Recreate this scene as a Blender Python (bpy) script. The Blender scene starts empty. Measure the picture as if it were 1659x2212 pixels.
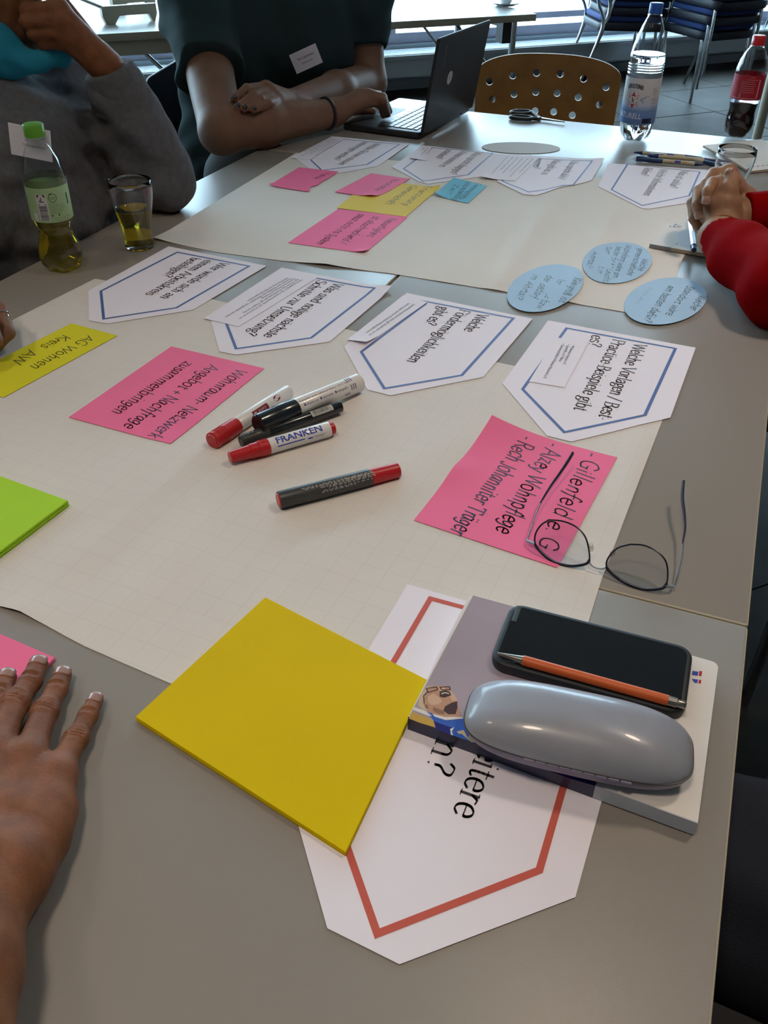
import bpy, bmesh, math, random
import numpy as np
from mathutils import Vector, Matrix, Euler

random.seed(7)
RNG = np.random.default_rng(7)
sc = bpy.context.scene
COL = sc.collection
R_ = math.radians

# ------------------------------------------------------------------ camera
T = 0.74                        # table top height
CAM_Z, FOC, PITCH, ROLL = 1.285, 1880.0, R_(36.8), R_(0.6)
IW, IH = 1659, 2212
cam_d = bpy.data.cameras.new('camera')
cam = bpy.data.objects.new('camera', cam_d)
COL.objects.link(cam)
cam_d.sensor_fit = 'VERTICAL'
cam_d.sensor_height = 36.0
cam_d.lens = 36.0 * FOC / IH
cam_d.clip_start = 0.02
cam.location = (0, 0, CAM_Z)
_fw = Vector((0, math.cos(PITCH), -math.sin(PITCH)))
_up = Vector((0, math.sin(PITCH), math.cos(PITCH)))
_rt = Vector((1, 0, 0))
_r = _rt * math.cos(ROLL) + _up * math.sin(ROLL)
_u = _up * math.cos(ROLL) - _rt * math.sin(ROLL)
cam.matrix_world = Matrix(((_r.x, _u.x, -_fw.x, 0), (_r.y, _u.y, -_fw.y, 0), (_r.z, _u.z, -_fw.z, CAM_Z), (0, 0, 0, 1)))
sc.camera = cam

# ------------------------------------------------------------------ light and exposure
sc.view_settings.view_transform = 'Standard'
sc.view_settings.look = 'None'
sc.view_settings.gamma = 1.0
sc.view_settings.use_curve_mapping = False
sc.view_settings.exposure = 0.3
SKY_COLOR, SKY_STRENGTH = (0.60, 0.83, 1.0), 10.0
LAMP_COLOR, LAMP_WATTS = (1.0, 0.83, 0.66), 5.2
world = bpy.data.worlds.new('daylight')
sc.world = world
world.use_nodes = True
_bg = world.node_tree.nodes['Background']
_bg.inputs[0].default_value = (*SKY_COLOR, 1)
_bg.inputs[1].default_value = SKY_STRENGTH
sc.cycles.max_bounces = 10
sc.cycles.transparent_max_bounces = 24
sc.cycles.sample_clamp_indirect = 10.0
sc.cycles.blur_glossy = 0.5

# ------------------------------------------------------------------ measured places
def ray(px, py):
    return (_fw * FOC + _r * (px - IW / 2) + _u * (IH / 2 - py)).normalized()

def P(px, py, z=T):
    """point of the photographed spot on the horizontal plane z (world metres)"""
    d = ray(px, py)
    return Vector((0, 0, CAM_Z)) + d * ((z - CAM_Z) / d.z)

def D(px, py, y):
    """point of the photographed spot on the upright plane at distance y"""
    d = ray(px, py)
    return Vector((0, 0, CAM_Z)) + d * (y / d.y)

O2 = Vector((0.327, 0.564))      # table frame: s runs away along the table, t runs to the left
E1 = Vector((0.3665, 0.9304)); E2 = Vector((-0.9304, 0.3665))
def ST(s, t, z=T):
    q = O2 + E1 * s + E2 * t
    return Vector((q.x, q.y, z))
def toST(x, y):
    q = Vector((x, y)) - O2
    return q.dot(E1), q.dot(E2)
WA = Vector((0.10, 6.574)); WU = Vector((0.9138, 0.4062)); WN = Vector((0.4062, -0.9138))   # window wall frame
def RW(a, b, z=0.0):
    """a along the window wall, b into the room"""
    q = WA + WU * a + WN * b
    return Vector((q.x, q.y, z))

# ------------------------------------------------------------------ materials
MATS = {}
def mat(name, color, rough=0.5, metal=0.0, spec=0.5, var=0.0, var_scale=8.0, bump=0.0, bump_scale=200.0,
        trans=0.0, ior=1.45, coat=0.0, sheen=0.0, sss=0.0, emit=None, color2=None, detail=3.0):
    if name in MATS: return MATS[name]
    m = bpy.data.materials.new(name); m.use_nodes = True
    nt = m.node_tree; b = nt.nodes['Principled BSDF']
    b.inputs['Base Color'].default_value = (*color, 1)
    b.inputs['Roughness'].default_value = rough
    b.inputs['Metallic'].default_value = metal
    b.inputs['Specular IOR Level'].default_value = spec
    b.inputs['IOR'].default_value = ior
    b.inputs['Transmission Weight'].default_value = trans
    b.inputs['Coat Weight'].default_value = coat
    b.inputs['Sheen Weight'].default_value = sheen
    if sss:
        b.inputs['Subsurface Weight'].default_value = sss
        b.inputs['Subsurface Radius'].default_value = (0.012, 0.005, 0.003)
        b.inputs['Subsurface Scale'].default_value = 0.5
    if var or bump or color2:
        tc = nt.nodes.new('ShaderNodeTexCoord')
    if var or color2:
        n = nt.nodes.new('ShaderNodeTexNoise'); n.inputs['Scale'].default_value = var_scale
        n.inputs['Detail'].default_value = detail
        nt.links.new(tc.outputs['Object'], n.inputs['Vector'])
        mx = nt.nodes.new('ShaderNodeMix'); mx.data_type = 'RGBA'
        c2 = color2 if color2 else tuple(max(0, c * (1 - var)) for c in color)
        c1 = color if color2 else tuple(min(1, c * (1 + var)) for c in color)
        mr = nt.nodes.new('ShaderNodeMapRange'); mr.inputs[1].default_value = 0.35; mr.inputs[2].default_value = 0.65
        nt.links.new(n.outputs['Fac'], mr.inputs[0])
        nt.links.new(mr.outputs[0], mx.inputs[0])
        mx.inputs[6].default_value = (*c1, 1); mx.inputs[7].default_value = (*c2, 1)
        nt.links.new(mx.outputs[2], b.inputs['Base Color'])
    if bump:
        n2 = nt.nodes.new('ShaderNodeTexNoise'); n2.inputs['Scale'].default_value = bump_scale; n2.inputs['Detail'].default_value = 2
        nt.links.new(tc.outputs['Object'], n2.inputs['Vector'])
        bp = nt.nodes.new('ShaderNodeBump'); bp.inputs['Strength'].default_value = min(1.0, bump); bp.inputs['Distance'].default_value = 0.002
        nt.links.new(n2.outputs['Fac'], bp.inputs['Height'])
        nt.links.new(bp.outputs['Normal'], b.inputs['Normal'])
    if emit:
        b.inputs['Emission Color'].default_value = (*emit[0], 1); b.inputs['Emission Strength'].default_value = emit[1]
    MATS[name] = m
    return m

def thin_glass(name, tint=(1, 1, 1), rough=0.02, f0=0.05):
    """thin clear wall: straight-through light plus a reflection that grows towards grazing angles, alike from both sides"""
    m = bpy.data.materials.new(name); m.use_nodes = True
    nt = m.node_tree; nt.nodes.clear()
    o = nt.nodes.new('ShaderNodeOutputMaterial'); mix = nt.nodes.new('ShaderNodeMixShader')
    tr = nt.nodes.new('ShaderNodeBsdfTransparent'); gl = nt.nodes.new('ShaderNodeBsdfGlossy'); lw = nt.nodes.new('ShaderNodeLayerWeight')
    lw.inputs['Blend'].default_value = 0.5
    pw = nt.nodes.new('ShaderNodeMath'); pw.operation = 'POWER'; pw.inputs[1].default_value = 3.0
    mr = nt.nodes.new('ShaderNodeMapRange'); mr.inputs[3].default_value = f0; mr.inputs[4].default_value = 0.9
    tr.inputs[0].default_value = (*tint, 1); gl.inputs['Roughness'].default_value = rough
    nt.links.new(lw.outputs['Facing'], pw.inputs[0]); nt.links.new(pw.outputs[0], mr.inputs[0])
    nt.links.new(mr.outputs[0], mix.inputs[0]); nt.links.new(tr.outputs[0], mix.inputs[1]); nt.links.new(gl.outputs[0], mix.inputs[2])
    nt.links.new(mix.outputs[0], o.inputs[0])
    MATS[name] = m
    return m

# ------------------------------------------------------------------ objects
ROOT = {}
def tag(o, label=None, cat=None, group=None, kind=None):
    if label: o['label'] = label
    if cat: o['category'] = cat
    if group: o['group'] = group
    if kind: o['kind'] = kind
    return o

def thing(name, label, cat, loc, group=None):
    o = bpy.data.objects.new(name, None)
    o.empty_display_size = 0.05
    COL.objects.link(o); o.location = loc; ROOT[o.name] = Vector(loc)
    return tag(o, label, cat, group)

def obj(name, verts, faces, m, parent=None, smooth=False, loc=None, mats=None, fmat=None, local=False):
    """one mesh object; verts are world points (made relative to the root thing) unless local"""
    off = Vector((0, 0, 0))
    if parent is not None: off = ROOT[parent.name]
    elif loc is not None: off = Vector(loc)
    me = bpy.data.meshes.new(name)
    if local or off.length == 0: vs = [tuple(v) for v in verts]
    else: vs = [(v[0] - off.x, v[1] - off.y, v[2] - off.z) for v in verts]
    me.from_pydata(vs, [], faces)
    for mm in (mats or [m]): me.materials.append(mm)
    if fmat is not None: me.polygons.foreach_set('material_index', fmat)
    if smooth: me.polygons.foreach_set('use_smooth', [True] * len(me.polygons))
    me.validate(); me.update()
    o = bpy.data.objects.new(name, me); COL.objects.link(o)
    if parent is not None: o.parent = parent
    elif loc is not None: o.location = loc
    ROOT[o.name] = off
    return o

def auto_smooth(o, deg=40):
    me = o.data
    bm = bmesh.new(); bm.from_mesh(me)
    for f in bm.faces: f.smooth = True
    for e in bm.edges:
        if len(e.link_faces) == 2 and e.calc_face_angle(0) > R_(deg): e.smooth = False
    bm.to_mesh(me); bm.free()
    return o

class MB:
    """collects simple solids into one mesh"""
    def __init__(s): s.v = []; s.f = []; s.m = []
    def add(s, vs, fs, mi=0):
        n = len(s.v); s.v += [Vector(v) for v in vs]; s.f += [tuple(i + n for i in f) for f in fs]; s.m += [mi] * len(fs)
        return s
    def box(s, c, dx, dy, dz, mi=0):
        """box centred at c with half-vectors dx, dy, dz"""
        c, dx, dy, dz = Vector(c), Vector(dx), Vector(dy), Vector(dz)
        vs = [c + dx * i + dy * j + dz * k for k in (-1, 1) for j in (-1, 1) for i in (-1, 1)]
        fs = [(0, 2, 3, 1), (4, 5, 7, 6), (0, 1, 5, 4), (2, 6, 7, 3), (0, 4, 6, 2), (1, 3, 7, 5)]
        if dx.cross(dy).dot(dz) < 0: fs = [f[::-1] for f in fs]
        return s.add(vs, fs, mi)
    def tube(s, pts, r, n=10, cap=True, mi=0, flat=None, smooth_path=0):
        """swept tube; r a number or a list; flat=(vector, factor) squashes the section along a direction"""
        pts = [Vector(p) for p in pts]
        if smooth_path:
            rr = r if isinstance(r, (list, tuple)) else [r] * len(pts)
            pts, r = catmull3(pts, rr, smooth_path)
        rs = list(r) if isinstance(r, (list, tuple)) else [r] * len(pts)
        base = len(s.v); vs = []; fs = []
        d0 = (pts[1] - pts[0]).normalized()
        a = d0.orthogonal().normalized()
        for i, p in enumerate(pts):
            d = (pts[min(i + 1, len(pts) - 1)] - pts[max(i - 1, 0)]).normalized()
            a = (a - d * a.dot(d)).normalized(); b = d.cross(a)
            for k in range(n):
                t = 2 * math.pi * k / n
                q = (a * math.cos(t) + b * math.sin(t)) * rs[i]
                if flat: q = q - flat[0] * q.dot(flat[0]) * (1 - flat[1])
                vs.append(p + q)
        for i in range(len(pts) - 1):
            for k in range(n):
                fs.append((i * n + k, i * n + (k + 1) % n, (i + 1) * n + (k + 1) % n, (i + 1) * n + k))
        if cap:
            fs.append(tuple(range(n))[::-1]); fs.append(tuple((len(pts) - 1) * n + k for k in range(n)))
        return s.add(vs, fs, mi)
    def lathe(s, prof, base, axis=(0, 0, 1), n=32, mi=0, close=False, mod=None):
        """profile [(r, h), ...] turned about an axis from base; mod(ang, h, r) may change r"""
        base = Vector(base); ax = Vector(axis).normalized(); a = ax.orthogonal().normalized()
        if abs(ax.z) > 0.999: a = Vector((1, 0, 0))
        b = ax.cross(a); vs = []; fs = []
        for (r, h) in prof:
            for k in range(n):
                t = 2 * math.pi * k / n
                rr = mod(t, h, r) if mod else r
                vs.append(base + ax * h + (a * math.cos(t) + b * math.sin(t)) * rr)
        m = len(prof)
        for i in range(m - 1):
            for k in range(n):
                fs.append((i * n + k, i * n + (k + 1) % n, (i + 1) * n + (k + 1) % n, (i + 1) * n + k))
        if close: 
            if prof[0][0] > 1e-6: fs.append(tuple(range(n))[::-1])
            if prof[-1][0] > 1e-6: fs.append(tuple((m - 1) * n + k for k in range(n)))
        return s.add(vs, fs, mi)
    def build(s, name, m, parent=None, smooth=True, deg=40, loc=None, mats=None, local=False):
        o = obj(name, s.v, s.f, m, parent, loc=loc, mats=mats, fmat=s.m if mats else None, local=local)
        if smooth: auto_smooth(o, deg)
        return o

def catmull(pts, n=5):
    p = [np.array(q, float) for q in pts]; out = []
    for i in range(len(p) - 1):
        p0 = p[i - 1] if i else 2 * p[0] - p[1]; p1 = p[i]; p2 = p[i + 1]
        p3 = p[i + 2] if i + 2 < len(p) else 2 * p[-1] - p[-2]
        for k in range(n):
            t = k / n
            out.append(0.5 * ((2 * p1) + (p2 - p0) * t + (2 * p0 - 5 * p1 + 4 * p2 - p3) * t * t + (3 * p1 - p0 - 3 * p2 + p3) * t ** 3))
    out.append(p[-1]); return out
def catmull3(pts, rs, n):
    q = catmull([(*p, r) for p, r in zip(pts, rs)], n)
    return [Vector(x[:3]) for x in q], [float(x[3]) for x in q]

def rounded_slab(pts, z0, z1, bev, seg=3):
    """prism over a 2D polygon with rounded top and bottom rims; returns verts, faces"""
    c = Vector((sum(p[0] for p in pts) / len(pts), sum(p[1] for p in pts) / len(pts)))
    rings = []
    for k in range(seg + 1):
        t = k / seg * math.pi / 2
        rings.append((bev * (1 - math.sin(t)), z0 + bev * (1 - math.cos(t))))
    for k in range(seg + 1):
        t = (seg - k) / seg * math.pi / 2
        rings.append((bev * (1 - math.sin(t)), z1 - bev * (1 - math.cos(t))))
    vs = []; n = len(pts)
    for ins, z in rings:
        for i in range(n):
            p = Vector(pts[i][:2]); a = (p - Vector(pts[i - 1][:2])).normalized(); b = (Vector(pts[(i + 1) % n][:2]) - p).normalized()
            nn = Vector((-(a.y + b.y), a.x + b.x)).normalized()
            s = 1 / max(0.5, nn.dot(Vector((-a.y, a.x))))
            q = p + nn * ins * s
            vs.append((q.x, q.y, z))
    fs = []
    for j in range(len(rings) - 1):
        for i in range(n):
            fs.append((j * n + i, j * n + (i + 1) % n, (j + 1) * n + (i + 1) % n, (j + 1) * n + i))
    fs.append(tuple(range(n))[::-1]); fs.append(tuple((len(rings) - 1) * n + i for i in range(n)))
    return vs, fs

def round_corners(pts, r, seg=5):
    """counter-clockwise polygon with rounded corners"""
    out = []; n = len(pts)
    for i in range(n):
        p = Vector(pts[i][:2]); a = Vector(pts[i - 1][:2]); b = Vector(pts[(i + 1) % n][:2])
        rr = r[i] if isinstance(r, (list, tuple)) else r
        u = (a - p).normalized(); v = (b - p).normalized()
        if rr <= 0: out.append(p); continue
        ang = u.angle(v); dist = rr / math.tan(ang / 2); h = rr / math.sin(ang / 2)
        cc = p + (u + v).normalized() * h
        s = p + u * dist - cc; e = p + v * dist - cc
        a0 = math.atan2(s.y, s.x); a1 = math.atan2(e.y, e.x); da = (a1 - a0 + math.pi) % (2 * math.pi) - math.pi
        for k in range(seg + 1):
            t = a0 + da * k / seg
            out.append(cc + Vector((math.cos(t), math.sin(t))) * rr)
    return out

def ccw(pts):
    a = sum(pts[i - 1][0] * pts[i][1] - pts[i][0] * pts[i - 1][1] for i in range(len(pts)))
    return list(pts) if a > 0 else list(pts)[::-1]

def copy_tree(o, parent=None):
    c = o.copy(); COL.objects.link(c)
    if parent: c.parent = parent
    for ch in [x for x in KIDS.get(o.name, [])]:
        cc = copy_tree(ch, c)
    KIDS[c.name] = [x for x in c.children] if c.children else []
    return c
KIDS = {}
def index_kids(o):
    KIDS[o.name] = list(o.children)
    for ch in o.children: index_kids(ch)

# ------------------------------------------------------------------ smooth bodies: distance fields meshed by surface nets
def smin(a, b, k):
    h = np.clip(0.5 + 0.5 * (b - a) / k, 0, 1)
    return b * (1 - h) + a * h - k * h * (1 - h)

class Body:
    def __init__(s, k=0.01): s.ops = []; s.k = k; s.pts = []
    def cap(s, a, b, ra, rb=None, k=None, flat=None, cut=False):
        rb = ra if rb is None else rb
        s.ops.append(('c', np.array(a, float), np.array(b, float), ra, rb, k or s.k, flat, cut))
        if not cut: s.pts += [(np.array(a, float), ra * 1.15), (np.array(b, float), rb * 1.15)]
        return s
    def chain(s, pts, rs, k=None, flat=None):
        for i in range(len(pts) - 1): s.cap(pts[i], pts[i + 1], rs[i], rs[i + 1], k, flat)
        return s
    def ell(s, c, r, axes=None, k=None, cut=False):
        A = np.eye(3) if axes is None else np.array(axes, float)
        s.ops.append(('e', np.array(c, float), np.array(r, float), A, k or s.k, cut))
        if not cut: s.pts.append((np.array(c, float), max(r)))
        return s
    def field(s, X):
        d = None
        lo = X.reshape(-1, 3).min(0); hi = X.reshape(-1, 3).max(0)
        for i, op in enumerate(s.ops):
            if len(s.ops) > 6 and i > 0:
                if op[0] == 'c': a = np.minimum(op[1], op[2]) - max(op[3], op[4]); b = np.maximum(op[1], op[2]) + max(op[3], op[4])
                else: a = op[1] - op[2].max(); b = op[1] + op[2].max()
                if (a - lo > hi - lo + .06).any() or (a > hi + .05).any() or (b < lo - .05).any(): continue
            if op[0] == 'c':
                _, a, b, ra, rb, k, flat, cut = op
                Y = X - a; ab = b - a
                if flat is not None:
                    n = np.array(flat[0], float); n /= np.linalg.norm(n); f = 1 / flat[1] - 1
                    Y = Y + (Y @ n)[..., None] * n * f; ab = ab + (ab @ n) * n * f
                t = np.clip((Y @ ab) / max(ab @ ab, 1e-12), 0, 1)
                e = np.linalg.norm(Y - t[..., None] * ab, axis=-1) - (ra + (rb - ra) * t)
            else:
                _, c, r, A, k, cut = op
                q = (X - c) @ A.T / r
                n = np.linalg.norm(q, axis=-1)
                g = np.linalg.norm(q / r, axis=-1)
                e = n * (n - 1) / np.maximum(g, 1e-9)
            if d is None: d = e
            elif cut: d = -smin(-d, e, k)
            else: d = smin(d, e, k)
        return d
    def mesh(s, h, warp=None, clip=None, lo=None, hi=None, pad=2.5):
        P0 = np.array([p - r for p, r in s.pts]).min(0) - pad * h
        P1 = np.array([p + r for p, r in s.pts]).max(0) + pad * h
        if lo is not None: P0 = np.maximum(P0, lo)
        if hi is not None: P1 = np.minimum(P1, hi)
        n = np.maximum(4, np.ceil((P1 - P0) / h).astype(int) + 1)
        ax = [P0[i] + np.arange(n[i]) * h for i in range(3)]
        X = np.stack(np.meshgrid(*ax, indexing='ij'), -1)
        V = np.empty(n, np.float32)
        for i0 in range(0, n[0], 12):
            S = X[i0:i0 + 12]
            d = s.field(S)
            if warp is not None: d = d + warp(S)
            if clip is not None: d = np.maximum(d, clip(S))
            V[i0:i0 + 12] = d
        V[0] = V[-1] = 1; V[:, 0] = V[:, -1] = 1; V[:, :, 0] = V[:, :, -1] = 1
        return nets(V, P0, h)

def nets(V, origin, h):
    nx, ny, nz = V.shape
    ins = V < 0
    cs = np.zeros((nx - 1, ny - 1, nz - 1), np.uint8)
    acc = np.zeros((nx - 1, ny - 1, nz - 1, 3)); cnt = np.zeros((nx - 1, ny - 1, nz - 1))
    corners = [(i, j, k) for i in (0, 1) for j in (0, 1) for k in (0, 1)]
    sub = lambda A, c: A[c[0]:c[0] + nx - 1, c[1]:c[1] + ny - 1, c[2]:c[2] + nz - 1]
    for a in corners:
        for ax in range(3):
            if a[ax] == 1: continue
            b = list(a); b[ax] = 1; b = tuple(b)
            va, vb = sub(V, a), sub(V, b)
            cr = (va < 0) != (vb < 0)
            t = np.where(cr, va / np.where(cr, va - vb, 1), 0)
            for q in range(3):
                base = a[q] + (t if q == ax else 0)
                acc[..., q] += np.where(cr, base, 0)
            cnt += cr
    act = cnt > 0
    idx = -np.ones(act.shape, np.int64); idx[act] = np.arange(act.sum())
    cells = np.argwhere(act)
    verts = (cells + acc[act] / cnt[act][:, None]) * h + origin
    faces = []
    for ax in range(3):
        o1, o2 = [(1, 2), (2, 0), (0, 1)][ax]
        s0 = [slice(None)] * 3; s1 = [slice(None)] * 3
        s0[ax] = slice(0, -1); s1[ax] = slice(1, None)
        a, b = ins[tuple(s0)], ins[tuple(s1)]
        for flip in (False, True):
            e = np.argwhere((a & ~b) if not flip else (~a & b))
            if not len(e): continue
            ok = (e[:, o1] > 0) & (e[:, o2] > 0) & (e[:, o1] < act.shape[o1]) & (e[:, o2] < act.shape[o2]) & (e[:, ax] < act.shape[ax])
            e = e[ok]
            def cell(d1, d2):
                c = e.copy(); c[:, o1] += d1; c[:, o2] += d2
                return idx[c[:, 0], c[:, 1], c[:, 2]]
            q = np.stack([cell(-1, -1), cell(0, -1), cell(0, 0), cell(-1, 0)], 1)
            faces.append(q[:, ::-1] if flip else q)
    F = np.concatenate(faces)
    return verts, F.tolist()

def relax(v, f, k=0.5):
    n = len(v); s = np.zeros_like(v); c = np.zeros(n); F = np.array(f)
    for i in range(4):
        j = (i + 1) % 4
        np.add.at(s, F[:, i], v[F[:, j]]); np.add.at(s, F[:, j], v[F[:, i]])
        np.add.at(c, F[:, i], 1); np.add.at(c, F[:, j], 1)
    return v * (1 - k) + k * s / np.maximum(c, 1)[:, None]

def body_obj(name, body, h, m, parent, fine=(), **kw):
    """one smooth surface; fine = [(cell, low corner, high corner)] are meshed more closely (faces, hands)"""
    V, F = [], []
    if h:
        clip0 = kw.pop('clip', None)
        def clip(X):
            d = np.full(X.shape[:-1], -9.0) if clip0 is None else clip0(X)
            for hh, lo, hi in fine:
                c = (np.array(lo) + np.array(hi)) / 2; e = (np.array(hi) - np.array(lo)) / 2 - 0.004
                q = (np.abs(X - c) - e).max(-1); d = np.maximum(d, -q)
            return d
        v, f = body.mesh(h, clip=clip, **kw); V.append(relax(v, f)); F += f
    for hh, lo, hi in fine:
        v, f = body.mesh(hh, lo=np.array(lo), hi=np.array(hi), warp=kw.get('warp')); n = sum(len(x) for x in V)
        if len(v): V.append(relax(v, f)); F += [[i + n for i in q] for q in f]
    V = np.concatenate(V)
    return obj(name, [Vector(x) for x in V], F, m, parent, smooth=True)

def noise_folds(dirs, seed=0):
    """cloth folds: sum of wavy ridges [(direction, wavelength, height)]"""
    rg = np.random.default_rng(seed)
    ps = [(np.array(d, float) / np.linalg.norm(d), w, a, rg.uniform(0, 6.28), rg.normal(size=3) * 6) for d, w, a in dirs]
    def f(X):
        o = 0
        for d, w, a, ph, q in ps:
            o = o + a * np.sin((X @ d) * 2 * math.pi / w + ph + 1.6 * np.sin(X @ q + ph)) * (0.6 + 0.4 * np.sin(X @ q * 0.7 + 2 * ph))
        return o
    return f
# ------------------------------------------------------------------ setting
m_wall = mat('wall_paint', (0.30, 0.27, 0.24), 0.8, var=.04)
m_ceil = mat('ceiling_paint', (0.38, 0.35, 0.32), 0.85, var=.03)
m_floor_base = mat('floor_screed', (0.05, 0.045, 0.04), 0.7)
m_tile = mat('floor_tile', (0.024, 0.021, 0.018), 0.50, var=.3, var_scale=5, bump=.25, bump_scale=22, spec=.08)
m_alu = mat('grey_window_metal', (0.42, 0.42, 0.52), 0.4, metal=.3)
m_white_metal = mat('pale_sill_metal', (0.74, 0.78, 0.82), 0.35)
m_casing = mat('radiator_casing_grey', (0.30, 0.31, 0.32), 0.5, bump=.05)
m_terrace = mat('terrace_paving', (0.72, 0.74, 0.74), 0.9, var=.12, var_scale=1.2)
m_pane = thin_glass('window_glass', (0.95, 0.99, 1.0))
m_base = mat('recess_blue_grey', (0.32, 0.40, 0.46), 0.6)
def quad(name, pts, m, kind='structure', parent=None):
    o = obj(name, pts, [tuple(range(len(pts)))], m, parent)
    if parent is None: o['kind'] = kind
    return o
def slab(name, a0, a1, b0, b1, z0, z1, m, parent=None, kind='structure', bev=0):
    """box in the window wall frame"""
    mb = MB(); c = RW((a0 + a1) / 2, (b0 + b1) / 2, (z0 + z1) / 2)
    mb.box(c, (WU * (a1 - a0) / 2).to_3d(), (WN * (b1 - b0) / 2).to_3d(), (0, 0, (z1 - z0) / 2))
    o = mb.build(name, m, parent, smooth=False)
    if parent is None and kind: o['kind'] = kind
    return o
A0, A1, B1, HC = -6.5, 6.5, 11.0, 3.0
fl = slab('floor', A0, A1, -.3, B1, -.12, -.012, m_floor_base)
# stone floor tiles, each laid singly where the floor can be seen
TS = 0.62
tile_me = None
for i in range(-3, 9):
    for j in range(0, 8):
        if tile_me is None:
            vs, fs = rounded_slab([(-TS/2 + .0025, -TS/2 + .0025), (TS/2 - .0025, -TS/2 + .0025), (TS/2 - .0025, TS/2 - .0025), (-TS/2 + .0025, TS/2 - .0025)], -.012, 0, .002, 1)
            o = obj('floor_tile', vs, fs, m_tile, fl, local=True); tile_me = o.data
        else:
            o = bpy.data.objects.new('floor_tile', tile_me); COL.objects.link(o); o.parent = fl
        c = RW(i * TS + .1, j * TS + .33, random.uniform(-.0006, .0006))
        o.location = c; o.rotation_euler = (0, 0, math.atan2(WU.y, WU.x) + (random.randrange(4) * math.pi / 2))
slab('floor', A0, A1, 8 * TS + .02, B1, -.012, 0, m_tile)
slab('ceiling', A0, A1, -.3, B1, HC, HC + .1, m_ceil)
slab('wall_left', A0 - .15, A0, -.3, B1, 0, HC, m_wall)
slab('wall_right', A1, A1 + .15, -.3, B1, 0, HC, m_wall)
slab('wall_back', A0, A1, B1, B1 + .15, 0, HC, m_wall)
slab('wall_front', A0, A1, -.30, -.14, -.01, .27, m_base)              # low wall under the windows
slab('baseboard_front', A0, A1, -.14, -.12, 0, .055, m_casing)
slab('trim_1', A0, A1, -.30, -.10, 2.78, HC, m_wall)                   # lintel
cs = slab('trim_2', A0, A1, -.14, .10, .115, .245, m_casing)           # convector casing
for k in range(7): slab('slat', A0, A1, -.11 + k * .03, -.093 + k * .03, .245, .252, m_white_metal, parent=cs)
slab('casing_lip', A0, A1, .10, .112, .222, .247, m_casing, parent=cs)
# windows: frames with rails and panes
WW = 1.62
for i in range(8):
    a0 = A0 + i * WW + .02; a1 = a0 + WW
    if a1 > A1: a1 = A1
    w = slab('window_%d' % (i + 1), a0, a1, -.28, -.20, .27, .335, m_alu)
    slab('rail', a0, a1, -.27, -.21, .375, .415, m_alu, parent=w)
    slab('top_rail', a0, a1, -.28, -.20, 2.70, 2.78, m_alu, parent=w)
    slab('mullion', a0 - .03, a0 + .03, -.28, -.20, .335, 2.70, m_alu, parent=w)
    slab('pane', a0 + .03, a1 - .03, -.247, -.241, .335, 2.70, m_pane, parent=w)
slab('trim_3', A0, A1, -.34, -.30, .24, .275, m_white_metal)           # outer sill
slab('terrace', A0 - 12, A1 + 12, -30, -.34, .08, .14, m_terrace)

# ceiling lamps (warm), the room's own light over the tables
m_lamp = mat('lamp_diffuser', (1, .9, .78), .5, emit=((1.0, .80, .58), 5.0))
m_lampbody = mat('lamp_body', (.8, .8, .8), .4)
for k, (x, y, f) in enumerate([(-0.35, -0.1, .72), (1.15, 1.15, 1.1), (-1.7, 0.6, .7)]):
    t = thing('ceiling_lamp', ['round warm ceiling lamp above the near end of the table', 'round warm ceiling lamp above the right side of the table', 'round warm ceiling lamp above the left side of the table'][k], 'lamp', (x, y, HC - .09))
    mb = MB(); mb.lathe([(.17, 0.06), (.19, .0), (.19, .09), (0, .09)], (x, y, HC - .09), n=32); mb.build('lamp_body', m_lampbody, t)
    mb = MB(); mb.lathe([(0, 0.03), (.168, .03), (.168, .036), (0, .036)], (x, y, HC - .09), n=32); mb.build('diffuser', m_lamp, t)
    ld = bpy.data.lights.new('lamp_light', 'AREA'); ld.shape = 'DISK'; ld.size = .34; ld.energy = LAMP_WATTS * f; ld.color = LAMP_COLOR; ld.spread = R_(95)
    lo = bpy.data.objects.new('lamp_light', ld); COL.objects.link(lo); lo.location = (0, 0, .02); lo.parent = t

# ------------------------------------------------------------------ the group of tables
m_top = mat('grey_laminate', (0.288, 0.260, 0.236), 0.34, bump=.03, bump_scale=900, spec=.40)
m_edge = mat('beige_edge_band', (0.42, 0.37, 0.28), 0.5)
m_chrome = mat('chrome', (0.62, 0.64, 0.66), 0.18, metal=1.0)
m_blackpl = mat('black_plastic', (0.02, 0.022, 0.026), 0.45)
def table(name, label, corners, legs, zt=T, group=None, th=.026):
    """slab with edge band and round chrome legs; corners are world 2D, counter-clockwise"""
    cn = ccw(corners); c = sum((Vector(p) for p in cn), Vector((0, 0))) / len(cn)
    t = thing(name, label, 'table', (c.x, c.y, 0), group)
    vs, fs = rounded_slab(round_corners(cn, .003, 3), zt - th, zt, .0015, 2)
    fm = [1] * (len(fs) - 1) + [0]
    o = obj('tabletop', vs, fs, None, t, mats=[m_top, m_edge], fmat=fm); auto_smooth(o, 30)
    for p in legs:
        mb = MB(); mb.tube([(p[0], p[1], 0.012), (p[0], p[1], zt - th)], .0165, 14)
        l = mb.build('leg', m_chrome, t)
        mb = MB(); mb.lathe([(.0, 0), (.02, 0), (.02, .014), (.0165, .02)], (p[0], p[1], 0), n=14); mb.build('foot', m_blackpl, l)
    return t
def st_table(label, s0, s1, t0, t1, zt=T):
    c = [ST(s, t).to_2d() for s, t in ((s0, t0), (s1, t0), (s1, t1), (s0, t1))]
    g = .07
    l = [ST(s, t).to_2d() for s, t in ((s0 + g, t0 + g), (s1 - g, t0 + g), (s1 - g, t1 - g), (s0 + g, t1 - g))]
    return table('seminar_table', label, c, l, zt)
st_table('near grey table under the yellow card stack and the spectacle case', -.62, -.0015, 0, 1.165)
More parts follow.
